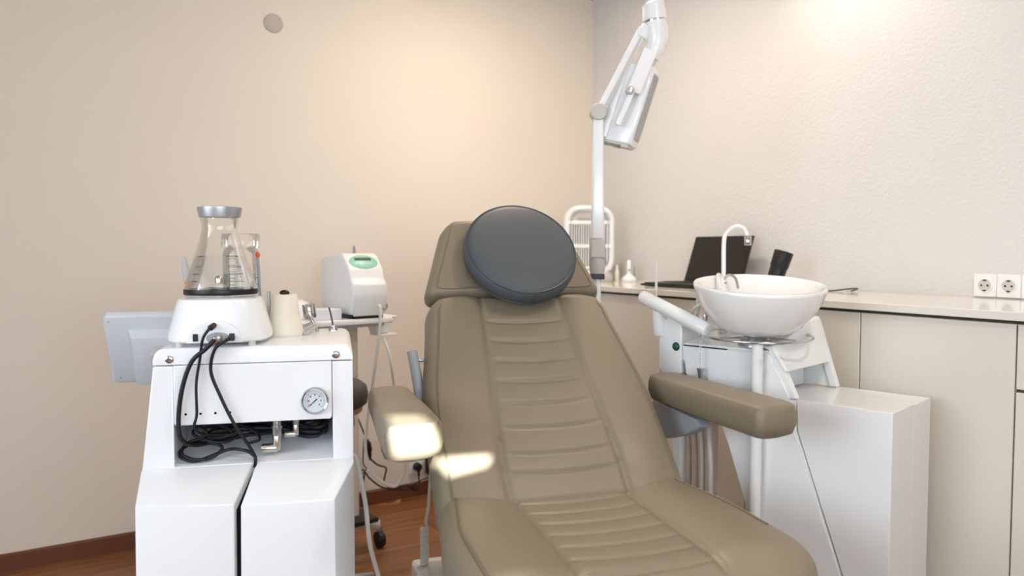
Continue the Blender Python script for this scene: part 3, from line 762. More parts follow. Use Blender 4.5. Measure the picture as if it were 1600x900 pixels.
# bottle behind the flask
bt = thing('measuring_bottle', 'clear measuring bottle half full of water standing behind the flask', 'bottle', in_cart([(0.148, 0.285, TZ)])[0], CA[1])
obj('body', lathe(new(), [(0, 0.002), (0.042, 0.002), (0.044, 0.006), (0.044, 0.20), (0.040, 0.212), (0.034, 0.216), (0.034, 0.222)], 40), M_GLASS, bt, 60)
obj('water', lathe(new(), [(0, 0.006), (0.0425, 0.006), (0.0425, 0.15), (0, 0.15)], 40), M_WATER, bt, 60)
obj('lid', lathe(new(), [(0.0352, 0.214), (0.0452, 0.216), (0.0465, 0.222), (0.0465, 0.246), (0.043, 0.252), (0, 0.253)], 40), M_GLASS, bt)
mk = new()
for i in range(9):
    z = 0.06 + i * 0.016
    for a0, a1 in ((R(-32), R(-12)), (R(-125), R(-100))):
        q = [mk.verts.new((0.0444 * math.cos(t), 0.0444 * math.sin(t), zz)) for t, zz in ((a0, z), (a1, z), (a1, z + 0.0014), (a0, z + 0.0014))]; mk.faces.new(q)
obj('volume_marks', mk, M_PRINT, bt, smooth=0)

# handpieces behind the base
hp = thing('handpiece', 'slim grey handpiece with orange ball tip right of the flask', 'handpiece', in_cart([(0.192, 0.27, TZ)])[0], CA[1])
obj('shaft', tube(new(), [(0.006, 0, 0), (0.002, 0, 0.10), (-0.002, 0, 0.195)], 0.0034, 10, 4), M_GREY, hp)
obj('tip', lathe(new(), [(0, 0), (0.0035, 0.0), (0.0052, 0.004), (0.0052, 0.010), (0.0025, 0.0145), (0, 0.015)], 16), M_ORANGE, hp, loc=(-0.002, 0, 0.192))
hq = thing('syringe_handpiece', 'frosted handpiece with orange stem leaning left of the flask', 'handpiece', in_cart([(0.022, 0.30, TZ)])[0], CA[1])
obj('stem', tube(new(), [(0.004, 0, 0), (0.001, 0, 0.07), (-0.004, 0, 0.135)], 0.004, 10, 4, radii=[0.003, 0.003, 0.0065]), M_ORANGE, hq)
obj('barrel', lathe(new(), [(0, 0), (0.008, 0.0), (0.0095, 0.006), (0.0095, 0.034), (0.006, 0.042), (0.0065, 0.052), (0.003, 0.062), (0, 0.063)], 18), M_FROST, hq, loc=(-0.004, 0, 0.132), rot=(0, R(-6), 0))
for k, (x, y, h, r_) in enumerate(((0.213, 0.292, 0.105, 0.0045), (0.232, 0.31, 0.095, 0.003))):
    rd = thing('steel_rod', ['thicker short steel rod standing between flask base and ivory jar', 'thinner short steel rod standing behind the ivory jar'][k], 'rod', in_cart([(x, y, TZ)])[0], CA[1], 'steel rods on the cart top')
    obj('shaft', cyl(new(), (0, 0, 0.004), (0, 0, h), r_, 14, 0.0005), M_STEEL, rd)
    obj('foot', cyl(new(), (0, 0, 0), (0, 0, 0.006), r_ + 0.005, 14, 0.001), M_STEEL, rd)
# ivory jar
jar = thing('ivory_jar', 'ivory flared plastic jar with black knob on the cart top', 'jar', in_cart([(0.257, 0.214, TZ)])[0], CA[1])
obj('body', lathe(new(), [(0, 0), (0.044, 0), (0.046, 0.003), (0.045, 0.010), (0.038, 0.040), (0.0345, 0.054), (0.034, 0.056), (0.033, 0.056)], 40), M_FROST if False else M_IVORY, jar)
obj('lid', lathe(new(), [(0.0345, 0.054), (0.0345, 0.056), (0.0300, 0.100), (0.0285, 0.102), (0, 0.102)], 40), M_IVORY, jar)
obj('knob', lathe(new(), [(0.006, 0.101), (0.0115, 0.103), (0.012, 0.107), (0.008, 0.1115), (0, 0.113)], 20), M_BLACK, jar)
# chrome cup holder on stem
ho = thing('chrome_holder', 'chrome cylindrical tool holder on a bent stem at cart rear edge', 'holder', in_cart([(0.322, 0.30, TZ)])[0], CA[1])
obj('stem', tube(new(), [(0.01, -0.005, 0), (0.006, -0.003, 0.012), (-0.006, 0, 0.034)], 0.0045, 10, 4), M_STEEL, ho)
cp = lathe(new(), [(0, 0.0), (0.014, 0.0), (0.0165, 0.004), (0.0165, 0.036), (0.0155, 0.038), (0.0135, 0.036), (0.0135, 0.012), (0, 0.012)], 28, Matrix.Translation((-0.007, 0, 0.033)) @ Matrix.Rotation(R(-8), 4, 'Y'))
obj('cup', cp, M_CHROME, ho)
ck = thing('chrome_hook', 'thin dark metal hook in a chrome nut on the cart corner', 'hook', in_cart([(0.372, 0.305, TZ)])[0], CA[1])
obj('nut', lathe(new(), [(0, 0), (0.011, 0), (0.011, 0.005), (0.008, 0.008), (0.008, 0.013), (0, 0.014)], 6), M_CHROME, ck)
obj('pin', tube(new(), [(0, 0, 0.008), (-0.002, 0, 0.025), (-0.006, 0, 0.046), (-0.009, 0, 0.058), (-0.008, -0.002, 0.062)], 0.0024, 10, 4), mat('dark_steel', (92, 92, 94), 0.35, metal=0.8), ck)
tb = obj('clear_tubing', tube(new(), in_cart([(0.26, 0.27, TZ + .005), (0.29, 0.25, TZ + .006), (0.315, 0.27, TZ + .014), (0.318, 0.30, TZ + .02), (0.30, 0.32, TZ + .012), (0.275, 0.30, TZ + .006), (0.285, 0.23, TZ + .005), (0.305, 0.20, TZ + .005), (0.32, 0.235, TZ + .012), (0.33, 0.28, TZ + .016)]), 0.0048, 10, 8), M_TUBE)
tag(tb, 'clear plastic tubing coiled on the cart top beside the ivory jar', 'tubing')

# monitor
mo = thing('monitor', 'pale grey touchscreen monitor seen from behind, left of the cart', 'monitor')
mm = Matrix.Translation(CA[0]) @ Matrix.Rotation(R(CA[1]), 4, 'Z') @ Matrix.Translation((-0.062, 0.475, 0.927)) @ Matrix.Rotation(R(24), 4, 'X')
mo.matrix_world = mm
shell = prism(new(), [(-0.146, 0.104), (0.146, 0.104), (0.152, 0.098), (0.152, -0.098), (0.146, -0.104), (-0.146, -0.104), (-0.152, -0.098), (-0.152, 0.098)], 'y', -0.010, 0.018, 0.006, 3)
sh = obj('shell', shell, M_MON, mo)
obj('screen', bx((-0.14, 0.0178, -0.092), (0.14, 0.0192, 0.092)), M_SCREEN, mo)
obj('rear_housing', hexa(new(), [(-0.096, -0.009, -0.095), (0.096, -0.009, -0.095), (0.096, -0.009, 0.066), (-0.096, -0.009, 0.066), (-0.082, -0.045, -0.090), (0.082, -0.045, -0.090), (0.082, -0.038, 0.052), (-0.082, -0.038, 0.052)], 0.005), M_MON, mo)
for x, z in ((-0.138, 0.088), (-0.13, -0.086), (0.138, 0.088)):
    obj('screw', cyl(new(), (x, -0.0112, z), (x, -0.009, z), 0.0022, 10), M_GREY, sh)
obj('mount_arm', bx((-0.03, -0.085, -0.005), (0.055, -0.04, 0.03), 0.004), M_LGREY, mo)
for x in (-0.014, 0.014): obj('mount_bolt', cyl(new(), (x, -0.092, 0.018), (x, -0.084, 0.018), 0.005, 12, 0.001), M_STEEL, mo)

# white hose from the cart to the floor
tag(obj('white_hose', tube(new(), [(-1.912, -1.432, 0.655), (-1.900, -1.455, 0.645), (-1.895, -1.470, 0.605), (-1.884, -1.480, 0.524), (-1.876, -1.487, 0.422), (-1.854, -1.501, 0.319), (-1.83, -1.51, 0.2), (-1.80, -1.50, 0.08), (-1.77, -1.44, 0.012), (-1.74, -1.36, 0.008)], 0.0062, 10), M_WCABLE), 'thin white hose hanging behind the right edge of the cart', 'hose')

# ------------------------------------------------------------------ trolley with device near the back wall
TR = ((-1.62, -0.475, 0), 8)
tr = thing('trolley', 'white pedestal trolley with castors near the back wall', 'trolley', *TR)
TT = 0.935
obj('tray', bx((-0.30, -0.17, TT - 0.022), (0.155, 0.17, TT), 0.006, 3), M_WHITE_S, tr)
obj('tray_rail', bx((-0.29, -0.13, TT - 0.036), (0.14, 0.13, TT - 0.0225), 0.003), M_LGREY, tr)
obj('column', bx((-0.02, -0.04, 0.10), (0.075, 0.04, TT - 0.036), 0.008), M_IVORY if False else mat('column_beige', (214, 200, 184), 0.5), tr)
arm = obj('side_shelf', bx((0.135, -0.09, TT - 0.012), (0.225, 0.02, TT - 0.004), 0.003), M_WHITE_S, tr)
obj('hook_block', hexa(new(), [(0.13, -0.085, TT - 0.07), (0.19, -0.085, TT - 0.07), (0.19, -0.03, TT - 0.07), (0.13, -0.03, TT - 0.07), (0.115, -0.09, TT - 0.012), (0.185, -0.09, TT - 0.012), (0.185, -0.02, TT - 0.012), (0.115, -0.02, TT - 0.012)], 0.004), M_WHITE_S, arm)
obj('hook_lip', bx((0.135, -0.1, TT - 0.08), (0.215, -0.02, TT - 0.072), 0.002), M_WHITE_S, arm)
for k, (dx, dy) in enumerate(((0.15, -0.06), (-0.22, -0.18), (0.12, 0.2), (-0.24, 0.16))):
    lg = obj('leg', hexa(new(), [(0.0, -0.02, 0.075), (0.05, -0.02, 0.075), (0.05, 0.02, 0.075), (0.0, 0.02, 0.075), (0.0, -0.02, 0.12), (0.05, -0.02, 0.12), (0.05, 0.02, 0.12), (0.0, 0.02, 0.12)]) if False else tube(new(), [(0.025, 0, 0.105), (dx * 0.6 + 0.01, dy * 0.6, 0.100), (dx, dy, 0.09)], 0.02, 12, 4), M_LGREY, tr)
    w = obj('castor', cyl(new(), (dx - 0.014, dy, 0.0325), (dx + 0.014, dy, 0.0325), 0.0325, 20, 0.005), M_BLACK, tr)
    obj('stem', cyl(new(), (dx, dy, 0.05), (dx, dy, 0.085), 0.009, 12), M_STEEL, w)
obj('brake_pedal', bx((0.0, -0.11, 0.122), (0.12, 0.03, 0.142), 0.006), M_BLACK, tr)

dv = thing('tabletop_device', 'white wedge-shaped tabletop device with teal oval control panel', 'device', (-1.562, -0.505, TT), 6)
prof = [(-0.135, 0.016), (-0.150, 0.085), (-0.150, 0.130), (-0.128, 0.150), (-0.118, 0.185), (-0.070, 0.238), (-0.050, 0.246), (0.10, 0.236), (0.13, 0.22), (0.14, 0.19), (0.14, 0.016)]
hs_ = obj('housing', prism(new(), prof, 'x', -0.072, 0.072, 0.008, 3), M_WHITE_S, dv, 40)
obj('lower_front', prism(new(), [(-0.1345, 0.010), (-0.149, 0.080), (-0.152, 0.128), (-0.14, 0.132), (-0.10, 0.132), (-0.10, 0.010)], 'x', -0.060, 0.060, 0.004), M_LGREY if False else M_WHITE_S, dv)
obj('foot_strip', bx((-0.065, -0.125, 0.0), (0.065, 0.13, 0.016), 0.002), M_BLACK, dv)
slope = math.atan2(0.238 - 0.185, 0.048)
pc = Vector((0, -0.094, 0.2125))
PMx = Matrix.Translation(pc) @ Matrix.Rotation(slope, 4, 'X')
pn = obj('control_panel', lathe(new(), [(0, 0.0), (0.058, 0.0), (0.058, 0.0012), (0.056, 0.002), (0, 0.002)], 40, PMx @ Matrix.Diagonal((1.0, 0.58, 1, 1))), M_TEAL, dv)
obj('display', box(new(), (-0.034, 0.006, 0.0016), (0.034, 0.019, 0.003), M=PMx), M_PRINT, pn)
for x in (-0.02, 0.004, 0.026): obj('button', cyl(new(), PMx @ Vector((x, -0.012, 0.0015)), PMx @ Vector((x, -0.012, 0.0032)), 0.0045, 12), M_LGREY, pn)
obj('hose_port', ring(new(), (0.064, -0.137, 0.045), 0.012, 0.004, 24, 8, Matrix.Rotation(R(90), 4, 'X')), M_GREY, dv)
obj('vent_fin', hexa(new(), [(0.03, 0.03, 0.23), (0.034, 0.03, 0.23), (0.034, 0.06, 0.23), (0.03, 0.06, 0.23), (0.03, 0.045, 0.275), (0.034, 0.045, 0.275), (0.034, 0.055, 0.275), (0.03, 0.055, 0.275)]), M_GREY, dv)
# things beside it on the tray
bw_ = thing('white_bowl', 'upturned white bowl on the trolley beside the tabletop device', 'bowl', (-1.775, -0.475, TT), 0)
obj('body', lathe(new(), [(0.062, 0.0), (0.065, 0.002), (0.060, 0.03), (0.046, 0.058), (0.030, 0.066), (0, 0.067)], 36), M_FROST if False else M_WHITE_S, bw_)
obj('foot_ring', ring(new(), (0, 0, 0.067), 0.024, 0.003, 28, 6), M_WHITE_S, bw_)
px_ = thing('paper_pack', 'small white paper pack lying on the trolley edge', 'paper pack', (-1.708, -0.60, TT), 0)
obj('pack', bx((-0.055, -0.035, 0), (0.055, 0.035, 0.042), 0.004), M_PAPER, px_)
obj('flap', hexa(new(), [(-0.05, -0.037, 0.012), (0.055, -0.037, 0.008), (0.055, -0.0345, 0.008), (-0.05, -0.0345, 0.012), (-0.05, -0.037, 0.034), (0.055, -0.037, 0.040), (0.055, -0.0345, 0.040), (-0.05, -0.0345, 0.034)]), M_PAPER, px_)
# white looped cord
tag(obj('white_cable', tube(new(), [(-1.515, -0.652, 0.985), (-1.512, -0.664, 0.97), (-1.518, -0.668, 0.88), (-1.544, -0.66, 0.686), (-1.567, -0.64, 0.465), (-1.547, -0.65, 0.357), (-1.514, -0.665, 0.315), (-1.471, -0.68, 0.292), (-1.448, -0.694, 0.315), (-1.433, -0.703, 0.379), (-1.446, -0.695, 0.539), (-1.464, -0.684, 0.661), (-1.480, -0.671, 0.80), (-1.475, -0.600, 0.853)], 0.006, 9), M_WCABLE), 'white cable hanging in a long loop below the trolley device', 'cable')

# stool behind the cart
st = thing('stool', 'dark grey round stool half hidden behind the cart', 'stool', (-1.858, -0.985, 0))
obj('seat', lathe(new(), [(0, 0.695), (0.145, 0.695), (0.158, 0.705), (0.162, 0.73), (0.157, 0.757), (0.14, 0.77), (0, 0.776)], 48), M_STOOL, st)
obj('seat_board', lathe(new(), [(0, 0.677), (0.14, 0.677), (0.143, 0.681), (0.143, 0.695), (0, 0.695)], 48), M_WOODP, st)
obj('mechanism', bx((-0.07, -0.05, 0.625), (0.11, 0.05, 0.677), 0.008), M_STEEL, st)
obj('gas_lift', cyl(new(), (0, 0, 0.09), (0, 0, 0.63), 0.022, 18), M_CHROME, st)
for k in range(5):
    a = R(20 + 72 * k); e = Vector((0.22 * math.cos(a), 0.22 * math.sin(a), 0))
    obj('leg', tube(new(), [(0, 0, 0.105), e * 0.6 + Vector((0, 0, 0.09)), e + Vector((0, 0, 0.07))], 0.015, 10, 3), M_STEEL, st)
    w = obj('castor', cyl(new(), (e.x - 0.01, e.y, 0.026), (e.x + 0.01, e.y, 0.026), 0.026, 16, 0.003), M_BLACK, st)
    obj('stem', cyl(new(), (e.x, e.y, 0.045), (e.x, e.y, 0.072), 0.007, 10), M_STEEL, w)

# low wall sockets with plugs
s1 = socket('low wall socket with a black plug just above the skirting board', (-1.072, -0.0, 0.147), 0, 'low sockets on the back wall')
s2 = socket('low wall socket with black adapter partly hidden by the chair', (-1.000, -0.0, 0.147), 0, 'low sockets on the back wall')
pg = thing('wall_plug', 'round black plug in the low wall socket', 'plug', (-1.072, -0.011, 0.147))
obj('head', lathe(new(), [(0, 0), (0.019, 0), (0.021, 0.004), (0.020, 0.024), (0.014, 0.036), (0, 0.038)], 24, Matrix.Rotation(R(90), 4, 'X')), M_BLACK, pg)
obj('strain_relief', tube(new(), [(0, -0.026, -0.005), (0, -0.028, -0.03), (0, -0.027, -0.055)], 0.006, 10, 4, radii=[0.010, 0.006, 0.004]), M_BLACK, pg)
ad = thing('wall_adapter', 'square black power adapter beside the chair back', 'adapter', (-1.000, -0.011, 0.147))
obj('body', bx((-0.028, -0.045, -0.042), (0.028, 0, 0.042), 0.006), M_BLACK, ad)
obj('pin_cap', bx((-0.02, -0.049, -0.03), (0.02, -0.044, 0.03), 0.003), M_PRINT, ad)
tag(obj('black_cable', tube(new(), [(-1.072, -0.038, 0.10), (-1.075, -0.05, 0.065), (-1.10, -0.06, 0.045), (-1.14, -0.06, 0.075), (-1.22, -0.06, 0.077), (-1.27, -0.055, 0.09), (-1.324, -0.05, 0.136), (-1.345, -0.06, 0.165), (-1.36, -0.09, 0.178), (-1.40, -0.14, 0.16)], 0.0036, 8), M_RUBBER), 'black cord running from the round plug along the skirting', 'cord', 'black cords by the wall')
tag(obj('black_cable', tube(new(), [(-1.000, -0.035, 0.108), (-1.01, -0.05, 0.085), (-1.04, -0.07, 0.10), (-1.09, -0.075, 0.092), (-1.15, -0.07, 0.06), (-1.20, -0.07, 0.07), (-1.25, -0.075, 0.075)], 0.0032, 8), M_RUBBER), 'black cord drooping from the square adapter', 'cord', 'black cords by the wall')
tag(obj('black_cable', tube(new(), [(-1.40, -0.18, 0.36), (-1.375, -0.10, 0.23), (-1.345, -0.06, 0.19), (-1.36, -0.05, 0.165), (-1.372, -0.06, 0.175), (-1.362, -0.07, 0.19), (-1.355, -0.06, 0.15), (-1.363, -0.05, 0.08), (-1.365, -0.06, 0.012)], 0.0026, 8), M_RUBBER), 'thin black cord dropping to the floor in a small curl', 'cord', 'black cords by the wall')
hp_ = thing('hanging_connector', 'black cable connector hanging in front of the back wall', 'connector', (-1.335, -0.05, 0.30))
obj('body', tube(new(), [(-0.004, 0, 0.02), (0.006, 0, -0.02), (0.014, 0, -0.075)], 0.014, 12, 5, radii=[0.010, 0.016, 0.015, 0.010, 0.006]), M_BLACK, hp_)
obj('tail', tube(new(), [(0.014, 0, -0.072), (0.05, 0, -0.105), (0.09, 0, -0.125), (0.085, 0, -0.16), (0.078, 0, -0.19)], 0.004, 8), M_RUBBER, hp_)
obj('lead', tube(new(), [(-0.004, 0, 0.015), (-0.03, -0.04, 0.06), (-0.10, -0.15, 0.16), (-0.16, -0.28, 0.22)], 0.004, 8), M_RUBBER, hp_)

# ------------------------------------------------------------------ wash-basin unit
UO = (-0.87354, -2.29761, 0); UR = 12.7
un = thing('basin_unit', 'white angular treatment unit with leaning tower and low front box', 'treatment unit', UO, UR)
UW = 0.275; BZ = 0.802
# front box in two shells, slanted rear edge follows the seam
def seam_y(z): return 0.109 + (z - 0.374) * (0.227 - 0.109) / (0.70 - 0.374)
fbx = [(0, 0.0), (0, BZ), (0.229, BZ), (seam_y(0.70) + 0.0, 0.70), (seam_y(0.374), 0.374), (seam_y(0.05), 0.0)]
fbx = [(0, 0.0), (0, BZ), (0.236, BZ), (0.232, 0.72), (seam_y(0.374), 0.374), (max(0.02, seam_y(0.1)), 0.0)]
obj('front_box', prism(new(), fbx, 'x', 0.0, 0.1488, 0.0016, 2), M_UNIT, un)
obj('front_box_rear', prism(new(), fbx, 'x', 0.1494, UW, 0.0016, 2), M_UNIT, un)
# tower: leaning near panel
tw = [(0.236, 0.7985), (0.345, 0.7985), (0.345, 0.915), (0.60, 0.915), (0.60, 0.88), (0.50, 0.81), (0.43, 0.65), (0.36, 0.45), (0.24, 0.0), (0.034, 0.0), (seam_y(0.374) + 0.0045, 0.374), (0.2365, 0.72)]
obj('tower', prism(new(), tw, 'x', 0.004, UW - 0.004, 0.003, 2), M_UNIT, un)
# sloping front: rims, recess and upper panel
rim = [(0.2365, BZ + 0.0005), (0.258, BZ + 0.0005), (0.318, 0.925), (0.345, 0.93), (0.345, 0.934), (0.305, 0.934), (0.296, 0.93)]
obj('slope_rim', prism(new(), rim, 'x', 0.0, 0.020, 0.002), M_UNIT, un)
obj('slope_rim', prism(new(), [(y_, z_ + (0.062 if z_ > 0.9 else 0)) for y_, z_ in rim], 'x', UW - 0.020, UW, 0.002), M_UNIT, un)
def slp(z): return 0.2365 + (z - BZ) * (0.300 - 0.2365) / (0.950 - BZ)
sp = new(); hexa(sp, [(-0.003, slp(0.872) - 0.006, 0.872), (UW + 0.003, slp(0.872) - 0.006, 0.872), (UW + 0.003, slp(0.872) + 0.006, 0.872), (-0.003, slp(0.872) + 0.006, 0.872),
    (-0.003, 0.300, 0.934), (UW + 0.003, 0.302, 1.000), (UW + 0.003, 0.316, 1.000), (-0.003, 0.314, 0.934)], 0.003)
obj('slope_panel', sp, M_UNIT, un)
for xa in (0.002, UW - 0.012): obj('recess_side', prism(new(), [(0.245, BZ), (0.345, BZ), (0.345, 0.92), (0.302, 0.92)], 'x', xa, xa + 0.010), M_UNIT, un, smooth=0)
obj('recess_back', bx((0.02, 0.335, BZ), (UW - 0.02, 0.345, 0.915)), M_UNIT, un, smooth=0)
tc_ = hexa(new(), [(0.0, 0.318, 0.915), (UW, 0.318, 0.915), (UW, 0.50, 0.915), (0.0, 0.58, 0.915), (0.0, 0.318, 0.922), (UW, 0.316, 0.985), (UW, 0.50, 0.975), (0.0, 0.58, 0.922)], 0.003)
obj('tower_cap', tc_, M_UNIT, un)
obj('panel_groove', bx((-0.0006, 0.44, 0.9128), (0.004, 0.58, 0.915)), M_DARK, un, smooth=0)
np_ = prism(new(), [(0.313, 0.9125), (0.582, 0.9125), (0.568, 0.83), (0.50, 0.805), (0.43, 0.65), (0.36, 0.45), (0.245, 0.02), (0.045, 0.02), (seam_y(0.374) + 0.006, 0.374), (0.241, 0.72), (0.258, 0.81)], 'x', -0.003, 0.006, 0.0015)
npan = obj('side_panel', np_, M_UNIT, un)
obj('finger_notch', lathe(new(), [(0, 0), (0.012, 0), (0.012, 0.0012), (0, 0.0012)], 24, Matrix.Translation((-0.0042, 0.507, 0.822)) @ Matrix.Rotation(R(90), 4, 'Y')), M_LGREY, npan)
# instrument block with green button
ib = obj('instrument_block', prism(new(), [(0.585, 0.985), (0.665, 0.985), (0.665, 0.84), (0.645, 0.815), (0.585, 0.83)], 'x', -0.002, 0.20, 0.005, 3), M_UNIT, un)
obj('green_button', lathe(new(), [(0, 0), (0.0095, 0), (0.0105, 0.002), (0.008, 0.005), (0, 0.0058)], 24, Matrix.Translation((-0.0015, 0.604, 0.908)) @ Matrix.Rotation(R(-90), 4, 'Y')), M_GREEN, ib)
obj('button_ring', ring(new(), (-0.0025, 0.604, 0.908), 0.0112, 0.0016, 24, 6, Matrix.Rotation(R(90), 4, 'Y')), M_BLACK, ib)
lg = new()
for y_ in (0.645, 0.60, 0.56): box(lg, (0.05, y_ - 0.012, 0.0), (0.10, y_ + 0.012, 0.84)) if y_ != 0.60 else None
obj('rear_leg', bx((0.06, 0.625, 0.0), (0.10, 0.655, 0.84), 0.004), M_UNIT, un)
obj('rear_leg', bx((0.12, 0.555, 0.0), (0.16, 0.585, 0.84), 0.004), M_UNIT, un)
obj('foot_plate', bx((0.03, 0.25, 0.0), (0.24, 0.67, 0.02), 0.004), M_UNIT, un)
lg.free()
# ribbed drain hose
rh = []
for i in range(121):
    z = 0.945 - i * 0.0078
    rh.append((0.0145 + (0.0014 if i % 2 else 0), max(z, 0.0)))
obj('drain_hose', lathe(new(), rh, 20, Matrix.Translation((-0.026, 0.335, 0.0))), M_UNIT, un, 80)
# ring holder
RC = Vector((0.062, 0.384, 0.962))
Mt = Matrix.Rotation(R(2.2), 4, Vector((1, -1, 0)))
rg = obj('ring_holder', ring(new(), RC - Vector((0, 0, 0.008)), 0.147, 0.0038, 64, 10, Mt), M_CHROME, un)
for a in (170, 250, 40):
    e = Vector((0.147 * math.cos(R(a)), 0.147 * math.sin(R(a)), 0))
    obj('spoke', tube(new(), [RC + e - Vector((0, 0, 0.008)), RC + e * 0.55 + Vector((0, 0, -0.010)), RC + e * 0.3 + Vector((0, 0, -0.012))], 0.003, 8, 4), M_CHROME, rg)
obj('drain_neck', lathe(new(), [(0, -0.044), (0.05, -0.044), (0.05, -0.03), (0.035, -0.012), (0.035, 0.006), (0, 0.006)], 28, Matrix.Translation(RC)), M_STEEL, un)
# chain with clip
chn = new()
for i in range(22):
    z = 0.955 - i * 0.0042; Mq = Matrix.Rotation(R(90), 4, 'X') if i % 2 else Matrix.Rotation(R(90), 4, 'Y')
    ring(chn, (-0.03, 0.505, z), 0.0028, 0.0008, 8, 4, Mq)
obj('chain', chn, M_CHROME, un)
obj('clip', hexa(new(), [(-0.034, 0.502, 0.815), (-0.026, 0.502, 0.815), (-0.026, 0.506, 0.815), (-0.034, 0.506, 0.815), (-0.038, 0.496, 0.858), (-0.022, 0.496, 0.858), (-0.022, 0.512, 0.858), (-0.038, 0.512, 0.858)], 0.001), M_STEEL, un)
# suction arm
a0 = Vector((-0.02, 0.715, 1.052)); a1 = Vector((-0.04, 0.475, 0.968))
sa = obj('suction_arm', cyl(new(), a0, a1, 0.0205, 24, 0.006), M_UNIT, un)
obj('pivot_post', cyl(new(), (0.01, 0.665, 0.935), (0.0, 0.665, 1.02), 0.0225, 24, 0.004), M_UNIT, un)
obj('arm_screw', cyl(new(), (-0.041, 0.675, 1.035), (-0.036, 0.675, 1.035), 0.004, 10), M_STEEL, sa)
obj('stick', cyl(new(), (0.02, 0.692, 1.02), (0.02, 0.690, 1.156), 0.0042, 10, 0.001), M_WCABLE, un)
for (y_, z_, dy) in ((0.60, 1.0, -0.02), (0.57, 0.99, -0.028)):
    hpz = obj('hand_instrument', tube(new(), [(0.10, y_, 0.95), (0.10, y_ + dy * .2, 1.01), (0.09, y_ + dy * .6, 1.05), (0.075, y_ + dy * 1.6, 1.075), (0.07, y_ + dy * 2.0, 1.07)], 0.006, 10, 5), M_WCABLE, un)
    obj('chuck', cyl(new(), (0.10, y_, 0.965), (0.10, y_, 1.0), 0.0085, 14, 0.001), M_CHROME, hpz)
obj('tube_loop', tube(new(), [(0.06, 0.60, 0.985), (0.05, 0.575, 1.02), (0.05, 0.54, 1.035), (0.06, 0.51, 1.02), (0.06, 0.50, 0.98)], 0.005, 10), M_WCABLE, un)
# hanging hoses under the instrument block
for k, (y_, x_) in enumerate(((0.635, 0.09), (0.60, 0.07), (0.565, 0.05), (0.53, 0.035))):
    obj('supply_hose', tube(new(), [(x_, y_, 0.84), (x_, y_ - 0.01, 0.72), (x_ - 0.015, y_ - 0.03, 0.58), (x_ - 0.02, y_ - 0.035, 0.45), (x_, y_ - 0.03, 0.2), (x_, y_ - 0.02, 0.012)], 0.0085, 10), mat('beige_hose', (206, 196, 184), 0.5), un)
# faucet
fx0 = Vector((0.11, 0.50, 0.0))
fc = thing('faucet', 'white gooseneck faucet with chrome tip arching over the basin', 'faucet')
Mu = Matrix.Translation(UO) @ Matrix.Rotation(R(UR), 4, 'Z')
fc.matrix_world = Mu @ Matrix.Translation((0.125, 0.525, 0.985)) @ Matrix.Rotation(R(-35), 4, 'Z')
obj('neck', tube(new(), [(0, 0, -0.034), (0, 0, 0.13), (0, 0, 0.235), (0.010, -0.004, 0.262), (0.032, -0.010, 0.277), (0.054, -0.016, 0.270), (0.064, -0.020, 0.248)], 0.0066, 14, 8), M_UNIT, fc)
obj('spout_tip', lathe(new(), [(0, -0.022), (0.0095, -0.022), (0.0105, -0.02), (0.0105, 0.004), (0.008, 0.007), (0, 0.007)], 24, Matrix.Translation((0.065, -0.0205, 0.242))), M_CHROME, fc)
obj('flange', lathe(new(), [(0, 0.085), (0.011, 0.085), (0.011, 0.112), (0.0066, 0.116), (0, 0.116)], 20), M_CHROME, fc)
Fi = (Matrix.Translation((0.125, 0.525, 0.985)) @ Matrix.Rotation(R(-35), 4, 'Z')).inverted()
def fpt(x, y, z): return Fi @ Vector((x, y, z))
obj('rinse_pipe', tube(new(), [fpt(0.125, 0.525, 1.098), fpt(0.120, 0.515, 1.112), fpt(0.112, 0.495, 1.118), fpt(0.104, 0.474, 1.108), fpt(0.098, 0.462, 1.080)], 0.0042, 10, 6), M_CHROME, fc)
obj('rinse_pipe', tube(new(), [fpt(0.125, 0.525, 1.10), fpt(0.110, 0.528, 1.116), fpt(0.088, 0.522, 1.118), fpt(0.072, 0.510, 1.105), fpt(0.066, 0.500, 1.08)], 0.0055, 10, 6), M_UNIT, fc)
obj('foot', lathe(new(), [(0, -0.04), (0.016, -0.04), (0.016, -0.028), (0.008, -0.022), (0, -0.022)], 20), M_UNIT, fc)
# basin
bs = thing('wash_basin', 'round white ceramic basin sitting in a chrome ring on the unit', 'basin')
bs.matrix_world = Mu @ Matrix.Translation((RC.x, RC.y, RC.z + 0.004)) @ Matrix.Rotation(R(-45), 4, 'Z') @ Matrix.Rotation(R(7), 4, 'X')
bp_ = [(0, 0.0), (0.076, 0.0), (0.094, 0.004), (0.122, 0.024), (0.148, 0.058), (0.166, 0.090), (0.176, 0.122), (0.1775, 0.128), (0.175, 0.133), (0.169, 0.133), (0.164, 0.128), (0.152, 0.092), (0.134, 0.062), (0.108, 0.036), (0.07, 0.02), (0.03, 0.014), (0, 0.014)]
obj('bowl', lathe(new(), bp_, 80), M_CERAMIC, bs, 60)
obj('drain', lathe(new(), [(0, 0.0145), (0.02, 0.0145), (0.022, 0.017), (0, 0.018)], 24), M_CHROME, bs)

